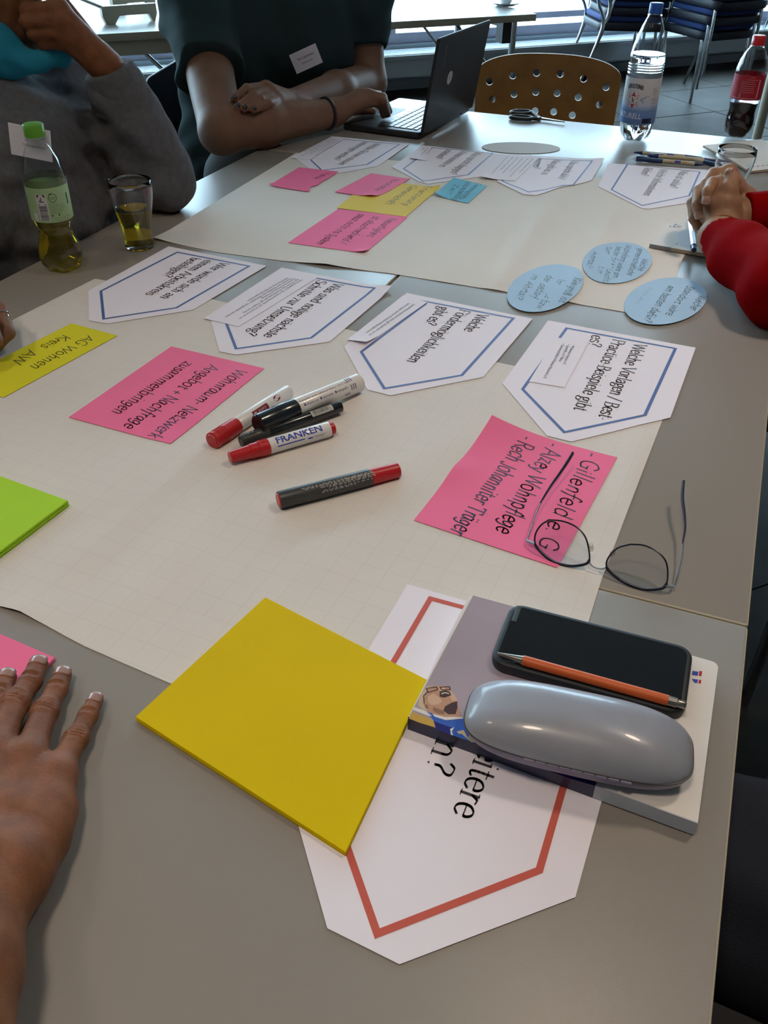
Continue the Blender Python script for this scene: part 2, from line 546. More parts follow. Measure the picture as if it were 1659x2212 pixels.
st_table('right grey table of the middle pair under the pink and blue cards', 0, 1.245, 0, .582)
st_table('left grey table of the middle pair beside the bottle with green cap', 0, 1.245, .587, 1.165)
st_table('far grey table carrying the laptop, the scissors and the water bottle', 1.2485, 1.815, -.02, 1.145)
# ------------------------------------------------------------------ lettering
GL = {
'a':(4.6,'~.8 3.5 1.5 4.4 2.8 4.3 3.4 3.2 3.4 1 4.2 .1|~3.4 2.6 1.6 2.3 .5 1.3 1 .1 2.2 0 3.4 1'),
'b':(4.7,'1 7 1 .2|~1 3.2 2.4 4.5 3.9 3.6 4 1.2 2.8 0 1 .8'),
'c':(4.3,'~3.8 3.6 2.8 4.5 1.2 4 .6 2.2 1.3 .4 2.6 0 3.9 .9'),
'd':(4.8,'3.6 7 3.6 0|~3.6 3.6 2.2 4.5 .8 3.6 .6 1.2 1.8 0 3.6 .9'),
'e':(4.3,'~.7 2.4 2.2 2.45 3.8 2.6 3.4 4 2.2 4.5 .9 3.6 .6 2 1.2 .5 2.5 0 3.8 .9'),
'f':(3.1,'1.5 0 1.5 5.2|~1.5 5.2 1.8 6.5 2.8 7 3.6 6.4|.3 4.4 2.9 4.4'),
'g':(4.4,'~3.4 4 2.2 4.5 .8 3.8 .9 2.2 2.2 1.6 3.4 2.4 3.4 4|~1.6 1.8 .9 1 1.6 .4 3.6 .1 4 -1 2.6 -2 .8 -1.8 .5 -.9 1.4 .1|3.4 4 4.2 4.4'),
'h':(4.8,'1 7 1 0|~1 3 2.2 4.5 3.4 3.9 3.6 2.6|3.6 2.8 3.6 0'),
'i':(2.2,'1 4.4 1 0|.9 6.1 1.1 6.2'),
'j':(2.2,'1.2 4.4 1.2 -1|~1.2 -.8 .8 -1.9 -.2 -1.7|1.1 6.1 1.3 6.2'),
'k':(4.4,'1 7 1 0|3.6 4.4 1 1.8|1.8 2.4 3.9 0'),
'l':(2.2,'1 7 1 0'),
'm':(7,'1 4.4 1 0|~1 3 2 4.4 3.2 4 3.4 2.8|3.4 3 3.4 0|~3.4 3 4.5 4.4 5.6 4 5.8 2.8|5.8 3 5.8 0'),
'n':(4.8,'1 4.4 1 0|~1 3 2.2 4.5 3.4 3.9 3.6 2.6|3.6 2.8 3.6 0'),
'o':(4.7,'~2.3 4.5 .9 3.9 .5 2.2 1 .5 2.3 0 3.7 .6 4.1 2.3 3.6 4 2.3 4.5'),
'p':(4.7,'1 4.4 1 -2|~1 3.3 2.4 4.5 3.9 3.6 4 1.2 2.8 0 1 .8'),
'r':(3.3,'1 4.4 1 0|~1 2.8 1.9 4.2 3.2 4.1'),
's':(3.9,'~3.3 3.7 2.2 4.5 .9 3.9 1.1 2.8 2.8 1.9 3.4 1 2.5 0 1 .1 .5 .9'),
't':(3,'~1.4 5.8 1.4 1.2 2 .1 3 .6|.4 4.4 2.8 4.4'),
'u':(4.7,'~1 4.4 1 1.4 1.8 .1 3.4 1.2|3.5 4.4 3.5 0'),
'v':(4.3,'.4 4.4 2.2 0 4 4.4'),
'w':(6.4,'.3 4.4 1.8 0 3.2 4 4.6 0 6.1 4.4'),
'x':(4.3,'.4 4.4 3.9 0|3.8 4.4 .4 0'),
'y':(4.3,'.4 4.4 2.2 .2|4 4.4 1.6 -1.6 .4 -1.8'),
'z':(4.1,'.5 4.3 3.6 4.3 .5 .1 3.8 .1'),
'ß':(4.6,'1 0 1 5.5|~1 5 1.6 6.8 3 6.8 3.4 5.4 2.2 3.8 3.8 2.4 3.8 .8 2.6 0 1.8 .3'),
'A':(6,'.2 0 3 6.7 5.8 0|1.2 2.3 4.8 2.3'),
'B':(5.4,'1 0 1 6.7|~1 6.6 3.2 6.6 4.3 5.2 3.2 3.7 1 3.5|~1 3.5 3.8 3.4 5 1.8 3.8 .1 1 .1'),
'D':(6.2,'1 0 1 6.7|~1 6.6 3.8 6.4 5.6 3.4 4 .3 1 .1'),
'F':(5,'1 0 1 6.7|1 6.6 4.7 6.6 4.7 5.6|1 3.5 3.6 3.5'),
'G':(6.2,'~5.2 5.6 3.6 6.8 1.4 5.8 .6 3.3 1.5 .7 3.4 0 5.2 .6|5.2 .6 5.2 2.8|3.8 2.8 5.8 2.8'),
'I':(2.6,'1.2 0 1.2 6.7'),
'J':(3.6,'2.4 6.7 2.4 1|~2.4 1.2 2 .0 .6 -.2 .1 .6'),
'K':(5.6,'1 0 1 6.7|5 6.7 1 2.8|2.2 3.8 5.4 0'),
'L':(5,'1 6.7 1 .1 4.6 .1 4.6 1.2'),
'M':(7.6,'1 0 1 6.7 3.7 .5 6.4 6.7 6.4 0'),
'N':(6.2,'1 0 1 6.7 5.2 0 5.2 6.7'),
'P':(5,'1 0 1 6.7|~1 6.6 3.6 6.6 4.6 5 3.6 3.4 1 3.2'),
'R':(5.6,'1 0 1 6.7|~1 6.6 3.6 6.6 4.6 5 3.6 3.4 1 3.3|2.6 3.3 5.4 0'),
'S':(5,'~4.3 5.6 3 6.8 1.1 6.2 .9 4.6 2.6 3.5 4.4 2.4 4.4 .8 2.8 0 1.2 .2 .5 1.3'),
'T':(5.6,'2.8 0 2.8 6.7|.3 5.6 .3 6.6 5.3 6.6 5.3 5.6'),
'U':(6,'~1 6.7 1 1.8 2.8 0 4.8 1.8 4.8 6.7'),
'V':(5.8,'.2 6.7 2.9 0 5.6 6.7'),
'W':(8.4,'.2 6.7 2.2 0 4.2 6.2 6.2 0 8.2 6.7'),
'Z':(5.4,'.6 6.6 4.8 6.6 .4 .1 5 .1'),
'E':(5,'4.6 6.6 1 6.6 1 .1 4.6 .1|1 3.5 3.8 3.5'),
'H':(6,'1 0 1 6.7|5 0 5 6.7|1 3.4 5 3.4'),
'O':(6.2,'~3 6.8 1.2 5.8 .5 3.3 1.2 .9 3 0 4.9 .9 5.6 3.4 4.9 5.9 3 6.8'),
'?':(4,'~.6 5.6 1.5 6.8 3.2 6.4 3.2 5 1.9 3.4 1.8 2|1.7 .2 1.9 .3'),
'-':(2.8,'.4 2.3 2.4 2.3'), '/':(3,'0 -.4 2.6 7'), '+':(4.4,'2.2 .8 2.2 4.2|.5 2.5 3.9 2.5'),
'.':(2,'.9 .2 1.1 .3'), '(':(2.4,'~1.8 7 .7 4 .8 1 1.9 -1.2'), ')':(2.4,'~.5 7 1.6 4 1.6 1 .4 -1.2'), ' ':(2.6,''),
}
HAND = {'a':(4.4,'~3.4 3.8 1.8 4.4 .5 2.4 1 .3 2.2 .3 3.3 3 3.5 4.2 3.4 1.2 4.2 .2'),
'g':(4.4,'~3.4 3.8 1.8 4.4 .6 2.6 1.4 .6 3.2 2 3.5 4.2 3.3 0 2 -2 .4 -1.4'),
'f':(3.2,'~3.4 6.2 2.4 7 1.6 5 1.3 1 .8 -2|.2 3.4 3 3.8'),
'z':(4,'.5 4.2 3.3 4.2 .6 .4|~.6 .4 2 .6 3.6 0'),
'r':(3,'.8 4.2 1 0|~1 2.4 1.8 4 3 4'),
'F':(4.8,'1.4 0 1 6.7|.6 6.4 5 6.8|1 3.4 3.6 3.7')}
def glyph(ch, hand):
    base = {'ä':'a','ö':'o','ü':'u'}.get(ch)
    if base:
        w, s = glyph(base, hand)
        return w, s + [(False, [(1.3, 6.0), (1.45, 6.1)]), (False, [(3.0, 6.0), (3.15, 6.1)])]
    w, d = (HAND.get(ch) if hand and ch in HAND else GL[ch])
    out = []
    for st in d.split('|'):
        if not st: continue
        sm = st[0] == '~'
        n = [float(x) for x in st.lstrip('~').split()]
        out.append((sm, list(zip(n[::2], n[1::2]))))
    return w, out

def ribbon(mb, pts, wid, put):
    """flat inked stroke along 2D points; wid is one width per segment"""
    for i in range(len(pts) - 1):
        a, b = Vector(pts[i]), Vector(pts[i + 1]); d = b - a
        if d.length < 1e-6: continue
        d.normalize(); w = wid[i] / 2; n = Vector((-d.y, d.x)) * w; e = d * w * 0.5
        q = [a - e - n, b + e - n, b + e + n, a - e + n]
        mb.add([put(*p) for p in q], [(0, 1, 2, 3)])

def write(mb, text, start, end, size, put3, style='serif', pen=0.05, lift=0.00025, rng=None, up=None, condense=True):
    """letters from start to end (world 2D); put3(x, y, lift) gives the paper surface"""
    hand = style == 'hand'
    S, E = Vector(start[:2]), Vector(end[:2]); d = (E - S); L = d.length; d.normalize()
    n = Vector((-d.y, d.x)) if up is None else up
    tot = sum(glyph(c, hand)[0] for c in text)
    sx = L / tot; k = size / 6.7
    x0 = 0.0; rg = rng or random.Random(len(text) * 7 + 3)
    for ch in text:
        w, strokes = glyph(ch, hand)
        jy = rg.uniform(-.35, .35) if hand else 0; jr = rg.uniform(-.08, .08) if hand else 0; js = rg.uniform(.9, 1.08) if hand else 1
        slant = 0.16 if hand else 0
        def put(u, v):
            uu = u + slant * v + jr * v; vv = v * js + jy
            q = S + d * ((x0 + uu) * sx) + n * (vv * k)
            return put3(q.x, q.y, lift)
        mb2 = mb
        for sm, pts in strokes:
            if sm: pts = [tuple(p) for p in catmull(pts, 4)]
            wid = []
            for i in range(len(pts) - 1):
                dx, dy = (pts[i+1][0] - pts[i][0]) * sx, (pts[i+1][1] - pts[i][1]) * k
                a = abs(dy) / (math.hypot(dx, dy) + 1e-9)
                wid.append(pen if hand else pen * (0.38 + 0.62 * a))
            for i in range(len(pts) - 1):
                # stroke width is kept in real metres, so build the quad in world 2D
                A = S + d * ((x0 + pts[i][0] + (slant + jr) * pts[i][1]) * sx) + n * ((pts[i][1] * js + jy) * k)
                B = S + d * ((x0 + pts[i+1][0] + (slant + jr) * pts[i+1][1]) * sx) + n * ((pts[i+1][1] * js + jy) * k)
                dd = B - A
                if dd.length < 1e-7: dd = d * 1e-5
                dd.normalize(); w2 = wid[i] / 2 * size; nn = Vector((-dd.y, dd.x)) * w2; ee = dd * w2 * 0.6
                q = [A - ee - nn, B + ee - nn, B + ee + nn, A - ee + nn]
                mb.add([put3(p.x, p.y, lift) for p in q], [(0, 1, 2, 3)])
            if not hand:
                for (pa, pb) in ((pts[0], pts[1]), (pts[-1], pts[-2])):
                    if sm: continue
                    if abs(pb[0] - pa[0]) <= abs(pb[1] - pa[1]) * 0.62 and min(abs(pa[1] - q) for q in (0, 4.4, 6.7, 7, -2)) < .12:
                        A = S + d * ((x0 + pa[0] - (.95 if pa[1] < 4 or pa[1] == 6.7 else .9)) * sx) + n * (pa[1] * k)
                        B = S + d * ((x0 + pa[0] + (.95 if pa[1] < 4 or pa[1] == 6.7 else .1)) * sx) + n * (pa[1] * k)
                        h = n * (0.018 * size)
                        mb.add([put3(p.x, p.y, lift) for p in (A - h, B - h, B + h, A + h)], [(0, 1, 2, 3)])
        x0 += w

_fcache = {}
def font_mesh(text, step=0.09):
    """flat letters of the built-in font, unit size, as verts and faces"""
    if text in _fcache: return _fcache[text]
    cu = bpy.data.curves.new('lettering', 'FONT'); cu.body = text; cu.resolution_u = 2; cu.fill_mode = 'FRONT'
    o = bpy.data.objects.new('lettering', cu); COL.objects.link(o)
    dg = bpy.context.evaluated_depsgraph_get()
    me = bpy.data.meshes.new_from_object(o.evaluated_get(dg))
    bm = bmesh.new(); bm.from_mesh(me)
    if len(text) < 30:           # sliced finely enough to follow a round surface
        for ax in (0, 1):
            c = [q.co[ax] for q in bm.verts]; k = (min(c) if c else 0) + step
            while c and k < max(c):
                bmesh.ops.bisect_plane(bm, geom=bm.verts[:] + bm.edges[:] + bm.faces[:], plane_co=(k, 0, 0) if ax == 0 else (0, k, 0), plane_no=(1, 0, 0) if ax == 0 else (0, 1, 0)); k += step
    bm.verts.index_update(); v = [tuple(x.co[:2]) for x in bm.verts]; f = [tuple(q.index for q in p.verts) for p in bm.faces]; bm.free()
    bpy.data.objects.remove(o); bpy.data.curves.remove(cu); bpy.data.meshes.remove(me)
    _fcache[text] = (v, f); return v, f
def typeset(mb, text, put, height, width=None):
    """put(u, v): letter space in metres to a surface point"""
    v, f = font_mesh(text)
    if not v: return
    x1 = max(p[0] for p in v); k = height / 0.72
    kx = (width / x1) if width else k
    mb.add([put(p[0] * kx, p[1] * k) for p in v], f)

# ------------------------------------------------------------------ paper
RIDGES = []
def ridge(p0, p1, h, w):
    RIDGES.append((P(*p0), P(*p1), h, w))
def ripple(x, y):
    """gentle lift of the unrolled poster paper; 0 where it lies flat"""
    z = 0.0; p = Vector((x, y))
    for a, b, h, w in RIDGES:
        ab = Vector((b.x - a.x, b.y - a.y)); L = ab.length; ab /= L
        q = p - Vector((a.x, a.y)); t = q.dot(ab); s = q.x * ab.y - q.y * ab.x
        e = min(1.0, max(0.0, (t + .06) / .06), max(0.0, (L + .06 - t) / .06)) if -.06 < t < L + .06 else 0
        z += h * e * math.exp(-(s / w) ** 2)
    return z

SURF = {}
def sheet(name, label, cat, pts, z0, m, thick=0.00025, group=None, follow=1.0, curl=(), res=0.02, px=True, parent=None, taper=None):
    """a sheet or card lying on the table; pts are measured spots (or world 2D if px is False)"""
    W2 = [P(p[0], p[1], T + z0).to_2d() if px else Vector(p[:2]) for p in pts]
    W2 = ccw(W2)
    cu = [((P(*c[0], T + z0).to_2d()), c[1], c[2]) for c in curl]
    def surf(x, y, lift=0.0):
        z = T + z0 + follow * ripple(x, y) + lift
        for c, r, h in cu:
            dd = (Vector((x, y)) - c).length
            if dd < r: z += h * (1 - dd / r) ** 2
        return (x, y, z)
    bm = bmesh.new()
    vs = [bm.verts.new((p.x, p.y, 0)) for p in W2]
    bm.faces.new(vs)
    if res:
        xs = [p.x for p in W2]; ys = [p.y for p in W2]
        for ax, lo, hi in ((0, min(xs), max(xs)), (1, min(ys), max(ys))):
            k = lo + res
            while k < hi:
                co = (k, 0, 0) if ax == 0 else (0, k, 0); no = (1, 0, 0) if ax == 0 else (0, 1, 0)
                bmesh.ops.bisect_plane(bm, geom=bm.verts[:] + bm.edges[:] + bm.faces[:], plane_co=co, plane_no=no)
                k += res
    bm.verts.ensure_lookup_table(); bm.verts.index_update()
    n = len(bm.verts)
    top = [surf(v.co.x, v.co.y) for v in bm.verts]
    faces = [tuple(v.index for v in f.verts) for f in bm.faces]
    verts = top + [(x, y, z - thick) for x, y, z in top]
    out = list(faces) + [tuple(i + n for i in f[::-1]) for f in faces]
    for e in bm.edges:
        if len(e.link_faces) == 1:
            f = e.link_faces[0]; a, b = e.verts[0].index, e.verts[1].index
            idx = [v.index for v in f.verts]; i = idx.index(a)
            if idx[(i + 1) % len(idx)] != b: a, b = b, a
            out.append((b, a, a + n, b + n))
    bm.free()
    c = sum((Vector(p) for p in top), Vector()) / n
    loc = (c.x, c.y, min(p[2] for p in top) - thick)
    o = obj(name, verts, out, m, parent=parent, loc=None if parent else loc)
    if parent is None: tag(o, label, cat, group)
    auto_smooth(o, 35)
    SURF[o.name] = surf
    return o

def outline(o, pts, width, m, z0, closed=True, name='printed_outline', lift=0.00022):
    """printed border line with mitred corners"""
    s = SURF[o.name]; mb = MB()
    W2 = [P(p[0], p[1], T + z0).to_2d() for p in pts]; n = len(W2)
    off = []
    for i in range(n):
        a = (W2[i] - W2[i - 1]).normalized(); b = (W2[(i + 1) % n] - W2[i]).normalized()
        nn = Vector((-(a.y + b.y), a.x + b.x)).normalized(); off.append(nn * (width / 2 / max(.3, nn.dot(Vector((-a.y, a.x))))))
    for i in range(n):
        j = (i + 1) % n; k = max(1, int((W2[j] - W2[i]).length / .02)); vs = []
        for q in range(k + 1):
            t = q / k; p = W2[i].lerp(W2[j], t); w = off[i].lerp(off[j], t)
            vs += [s(*(p - w), lift), s(*(p + w), lift)]
        mb.add(vs, [(2 * q, 2 * q + 2, 2 * q + 3, 2 * q + 1) for q in range(k)])
    return mb.build(name, m, o, smooth=False)

def letter_lines(o, lines, size, m, z0, style='serif', pen=0.1, name='lettering', lift=0.00024):
    s = SURF[o.name]; mb = MB()
    for txt, a, b in lines:
        sz = size
        write(mb, txt, P(a[0], a[1], T + z0), P(b[0], b[1], T + z0), sz, lambda x, y, l: s(x, y, l), style, pen, lift)
    return mb.build(name, m, o, smooth=False)

def small_print(o, rows, m, z0, height, name='small_print', lift=0.00026):
    """rows of small printed sans text: (text, start, end)"""
    s = SURF[o.name]; mb = MB()
    for txt, a, b in rows:
        A, B = P(*a, T + z0).to_2d(), P(*b, T + z0).to_2d(); d = (B - A); L = d.length; d.normalize(); n = Vector((-d.y, d.x))
        def put(u, v):
            q = A + d * u + n * v
            return s(q.x, q.y, lift)
        typeset(mb, txt, put, height, L)
    return mb.build(name, m, o, smooth=False)
# ------------------------------------------------------------------ posters, sheets and cards
ridge((1215, 400), (1080, 610), .0035, .018); ridge((1130, 410), (985, 590), .0016, .03); ridge((1330, 460), (1225, 640), .003, .016)
ridge((420, 985), (200, 1190), .0035, .016); ridge((330, 985), (225, 1065), .0022, .018); ridge((500, 1100), (260, 1310), .0018, .03)
ridge((960, 960), (690, 1220), .0022, .03); ridge((1375, 960), (1345, 1075), .0022, .012)
def grid_paper(name, color, ang, cell=.025, ink=0.93):
    m = mat(name, color, .75, spec=.12, var=.02, var_scale=6, bump=.25, bump_scale=18)
    nt = m.node_tree; b = nt.nodes['Principled BSDF']; src = b.inputs['Base Color'].links[0].from_socket
    tc = nt.nodes.new('ShaderNodeTexCoord'); mp = nt.nodes.new('ShaderNodeMapping'); mp.inputs['Rotation'].default_value = (0, 0, ang)
    br = nt.nodes.new('ShaderNodeTexBrick'); br.offset = 0; br.inputs['Scale'].default_value = 1
    br.inputs['Brick Width'].default_value = cell; br.inputs['Row Height'].default_value = cell; br.inputs['Mortar Size'].default_value = .0004; br.inputs['Mortar Smooth'].default_value = .3
    br.inputs['Color1'].default_value = br.inputs['Color2'].default_value = (1, 1, 1, 1); br.inputs['Mortar'].default_value = (ink, ink, ink * 1.01, 1)
    mx = nt.nodes.new('ShaderNodeMix'); mx.data_type = 'RGBA'; mx.blend_type = 'MULTIPLY'; mx.inputs[0].default_value = 1
    nt.links.new(tc.outputs['Object'], mp.inputs[0]); nt.links.new(mp.outputs[0], br.inputs['Vector'])
    nt.links.new(src, mx.inputs[6]); nt.links.new(br.outputs['Color'], mx.inputs[7]); nt.links.new(mx.outputs[2], b.inputs['Base Color'])
    return m
m_post1 = grid_paper('poster_paper_near', (.72, .67, .63), -R_(66), ink=.91)
m_post2 = mat('poster_paper_far', (.74, .69, .64), .75, spec=.12, var=.02, var_scale=6, bump=.25, bump_scale=18)
m_white = mat('copy_paper', (.86, .81, .90), .7, spec=.12, bump=.06, bump_scale=40)
m_ink = mat('black_ink', (.035, .035, .05), .6)
m_grey_ink = mat('grey_print', (.22, .22, .26), .6)
m_blue = mat('blue_print', (.075, .13, .36), .6)
m_red = mat('red_print', (.58, .10, .07), .6)
m_pen = mat('felt_pen_ink', (.045, .03, .075), .5)
m_pink = mat('pink_card', (.93, .19, .37), .7, spec=.12, var=.03)
m_yellow = mat('yellow_card', (.72, .53, .002), .7, spec=.12, var=.02)
m_lemon = mat('lemon_card', (.74, .68, .03), .7, spec=.12, var=.02)
m_gold = mat('dull_yellow_card', (.80, .60, .10), .7, spec=.12, var=.02)
m_green = mat('green_card', (.42, .72, .04), .7, spec=.12, var=.02)
m_sky = mat('light_blue_card', (.40, .58, .78), .65, spec=.12, var=.03)
m_cyan = mat('bright_blue_card', (.17, .52, .70), .65, spec=.12, var=.03)

sheet('flip_chart_sheet', 'large cream poster sheet with faint grid squares lying under the coloured markers', 'poster',
      [(0 - 380, 1020), (-170, 790), (205, 602), (460, 647), (770, 716), (1085, 785), (1420, 853), (1446, 868), (1300, 1250), (1255, 1395), (1100, 1700), (365, 1475), (180, 1395), (100, 1352), (45, 1326), (0, 1312)],
      .0006, m_post1, curl=[((40, 1322), .06, .004)], res=.0125)
sheet('flip_chart_sheet', 'large plain cream poster sheet at the far end under three pink cards', 'poster',
      [(332, 517), (640, 330), (846, 346), (1075, 364), (1284, 384), (1560, 410), (1476, 556), (1461, 598), (1425, 690), (1340, 672), (1100, 632), (840, 590), (600, 562), (470, 545)],
      .0007, m_post2, curl=[((700, 575), .09, .004), ((334, 517), .07, .004)], res=.0125)

def question_sheet(label, outer, inner, lines, z0, size, width=.0042, pm=m_blue, pen=.13, curl=(), px_ink=m_ink):
    o = sheet('question_sheet', label, 'paper sheet', outer, z0, m_white, group=None, curl=curl, res=.02, follow=1)
    outline(o, inner, width, pm, z0)
    letter_lines(o, lines, size, px_ink, z0, 'serif', pen)
    return o
ZS = .0016
question_sheet('white pointed sheet with blue border, question about working group, beside the glass of yellow drink',
  [(364, 532), (576, 574), (417, 669), (232, 699), (192, 692), (191, 628)], [(383, 545), (538, 575), (381, 665), (224, 689), (218, 629)],
  [('Wer würde sich an', (477.6, 566.7), (344.5, 643.3)), ('einem Arbeitskreis', (444.7, 561), (313, 635.8)), ('beteiligen?', (415.5, 556), (349.4, 596.6))], ZS, .0172)
question_sheet('white pointed sheet with blue border and question about next steps, under a text strip',
  [(608, 578), (846, 624), (712, 738), (510, 766), (474, 759), (456, 694)], [(680, 600.5), (809, 624), (672, 730), (510, 753.6), (489.4, 700), (496, 694)],
  [('Was sind nötige nächste', (722.6, 612), (567.3, 726.3)), ('Schritte zur Umsetzung?', (687.4, 605.3), (527.7, 722))], ZS, .0172, curl=[((846, 624), .05, .006)])
question_sheet('white pointed sheet with blue border and question about funding, nearest the big white marker',
  [(879, 632.6), (1151, 688.5), (1044, 814), (843.6, 854), (794, 841.6), (743, 749)], [(908.7, 649.3), (1109, 687.6), (997.6, 810.8), (830.4, 839.4), (780.3, 760.2), (920, 656)],
  [('Welche', (1032, 678), (1001, 714)), ('Fördermöglichkeiten', (994.5, 668), (878, 781)), ('gibt es?', (950.5, 662), (916, 700))], ZS, .0172)
question_sheet('white pointed sheet with blue border and question about best practice examples, beside the right edge',
  [(1184, 692), (1503, 751), (1448, 902), (1234, 954), (1181.5, 941), (1085, 828)], [(1224, 709), (1459, 753), (1393, 897), (1219, 934), (1129, 841)],
  [('Welche Vorlagen / Best-', (1371, 742), (1290, 905)), ('Practice-Beispiele gibt', (1325.3, 732.3), (1238.5, 884)), ('es?', (1279, 723), (1271, 747))], ZS, .0172)
# far row
question_sheet('white pointed sheet with question about stakeholders, far left under a text strip',
  [(723, 294.6), (884, 311), (817, 358.5), (705, 379), (684, 375), (640, 344)], [(739, 300.5), (862.7, 312), (793, 355.5), (695, 368), (671, 345)],
  [('Welche Akteure müssen', (810.6, 309.3), (729, 355.5)), ('einbezogen werden?', (784.6, 306), (717.9, 345))], ZS, .0172, width=.0036, pm=m_blue, pen=.11, px_ink=m_grey_ink)
question_sheet('white pointed sheet with question about objections, in the far row beside the white oval',
  [(913, 313.5), (1089, 333.7), (1042, 381), (925, 397), (905, 392), (846.5, 360.7)], [(934, 319), (1064.6, 331), (1010.8, 377.7), (914, 391.7), (871.8, 364.6)],
  [('Was spricht dagegen?', (1027, 328.8), (970, 376)), ('Woran könnte es', (997.8, 325.6), (947.4, 359.8)), ('scheitern?', (965.3, 323), (939, 341.8))], ZS, .0172, width=.0036, pen=.11, px_ink=m_grey_ink)
question_sheet('white pointed sheet with question about benefits, in the far row under a text note',
  [(1089, 333), (1305, 344.8), (1278, 389.3), (1157, 422.3), (1129, 421), (1073.5, 391.3)], [(1105, 340), (1279, 348.4), (1238, 400.4), (1141, 416.3), (1085, 391.3)],
  [('Was spricht dafür?', (1235, 346.8), (1203.4, 389.3)), ('Was gibt es zu', (1197.4, 344.8), (1168.8, 376.6)), ('gewinnen?', (1159.7, 341.6), (1150, 363.5))], ZS + .0003, .0172, width=.0036, pen=.11, px_ink=m_grey_ink, curl=[((1300, 346), .05, .005)])
question_sheet('white pointed sheet with question about missing information, beside the clasped hands',
  [(1314, 352.4), (1536, 367.5), (1492.5, 437), (1401, 451), (1387, 450), (1292, 402.4)], [(1355.5, 354.7), (1511.6, 371.4), (1488.6, 423), (1387, 444), (1321, 410)],
  [('Was ist unklar?', (1470.8, 368.5), (1444.5, 405)), ('Welche Informationen', (1427.4, 365), (1388.5, 422)), ('fehlen?', (1393.5, 361.7), (1382.8, 378.8))], ZS, .0172, width=.0036, pen=.11, px_ink=m_grey_ink)

# the red-bordered sheet, half hidden by the yellow cards and the brochure
red = sheet('question_sheet', 'white pointed sheet with red border, nearest, half under the yellow cards and the brochure', 'paper sheet', [(880, 1262), (1389, 1405), (1243, 1938), (863, 2083), (707, 2005), (621, 1699)], .0011, m_white, res=.02, follow=0)
outline(red, [(930, 1293), (1305, 1395), (1165, 1880), (815, 2017), (700, 1687)], .0052, m_red, .0011)
letter_lines(red, [('Weitere', (1059, 1557), (976.6, 1758)), ('Fragen?', (1010, 1440), (916, 1664))], .0205, m_ink, .0011, 'serif', .115)

# text strips glued on the question sheets
def strip(label, pts, z0, rows, h, curl=(), mi=m_ink):
    o = sheet('text_strip', label, 'paper strip', pts, z0, m_white, res=.03, curl=curl)
    small_print(o, rows, mi, z0, h); return o
def rows_between(texts, a0, a1, b0, b1):
    """text rows whose starts run from a0 to a1 and ends from b0 to b1"""
    n = max(1, len(texts) - 1); out = []
    for i, (tx, fr) in enumerate(texts):
        k = i / n; S = (a0[0] + (a1[0] - a0[0]) * k, a0[1] + (a1[1] - a0[1]) * k); E = (b0[0] + (b1[0] - b0[0]) * k, b0[1] + (b1[1] - b0[1]) * k)
        out.append((tx, S, (S[0] + (E[0] - S[0]) * fr, S[1] + (E[1] - S[1]) * fr)))
    return out
ZN = .0024
strip('printed strip with five rows of small text on the next steps sheet', [(608, 578), (685, 599.6), (516, 705), (440, 687.6)], ZN,
  rows_between([('Überzeugung in der Seniorenpolitik der Kommunen an', .98), ('der Förderung, Anmeldung und ggf. Registrierung', .85), ('Kreisversammlung am Freitag', .5), ('Konzept zum Bündnis der Ahrweiler vorgestellt werden', 1), ('Abstimmung mit Beratungsstellen', .6)], (650, 604), (620, 600), (513, 690), (476, 683)), .0042)
strip('narrow printed strip with two rows of small text on the funding sheet', [(872, 637), (923, 652.4), (791, 745), (750, 734)], ZN,
  rows_between([('Landesförderprogramme (dazu ggf. aktuell aber nur bei', 1), ('Sanierungen und mit Wohnberechtigungsschein)', .95)], (893, 657), (882, 655), (796, 724), (785, 722)), .0042, curl=[((791, 745), .04, .005)])
strip('small folded paper note with three bullet lines on the best practice sheet', [(1201, 729), (1272, 737), (1219, 836.5), (1143, 824)], ZN,
  [('• Wohnraum Aachen e.V.', (1236, 745), (1215, 787)), ('• StattVilla e.V. Mainz', (1225.5, 743.5), (1206.5, 781)), ('• Gemeinschaftlich Wohnen Neuwied e.V.', (1214.5, 742), (1173, 817))], .0046)
strip('printed strip with five rows of small text on the stakeholders sheet', [(718, 294), (742, 301), (671, 345), (627, 341)], ZN,
  rows_between([('Seniorenbeirat und Pflegestützpunkt der Stadt', .8), ('Verbandsgemeinden im Landkreis', .6), ('Wohnungsbaugesellschaft und Investoren', .75), ('Bürgerinnen und Bürger vor Ort', .9), ('Kirchen und Wohlfahrtsverbände', .7)], (737, 303), (712, 299), (665, 345), (633, 341)), .0045, mi=m_grey_ink)
strip('tiny printed note stuck on the objections sheet', [(911.6, 315), (937.6, 322), (921.3, 346.7), (885.5, 343.5)], ZN,
  rows_between([('keine Mittel', .8), ('zu wenig Personal', 1), ('Zeit', .4)], (930, 322), (915, 319), (918, 335), (900, 333)), .0042, mi=m_grey_ink, curl=[((890, 344), .03, .004)])
strip('square printed note with rows of small text on the benefits sheet', [(1088, 333.7), (1163, 341.6), (1113, 390.5), (1036.5, 385.3)], ZN + .0004,
  rows_between([('Selbstbestimmt leben im Alter', .7), ('Hilfe und Gemeinschaft unter einem Dach', .95), ('bezahlbarer Wohnraum im Ort', .7), ('Nachbarschaft statt Einsamkeit', .8), ('Entlastung der Angehörigen', .65), ('Versorgung auf dem Land sichern', .85)], (1150, 343), (1096, 338), (1108, 385), (1055, 381)), .0042, mi=m_grey_ink, curl=[((1036, 385), .05, .005)])

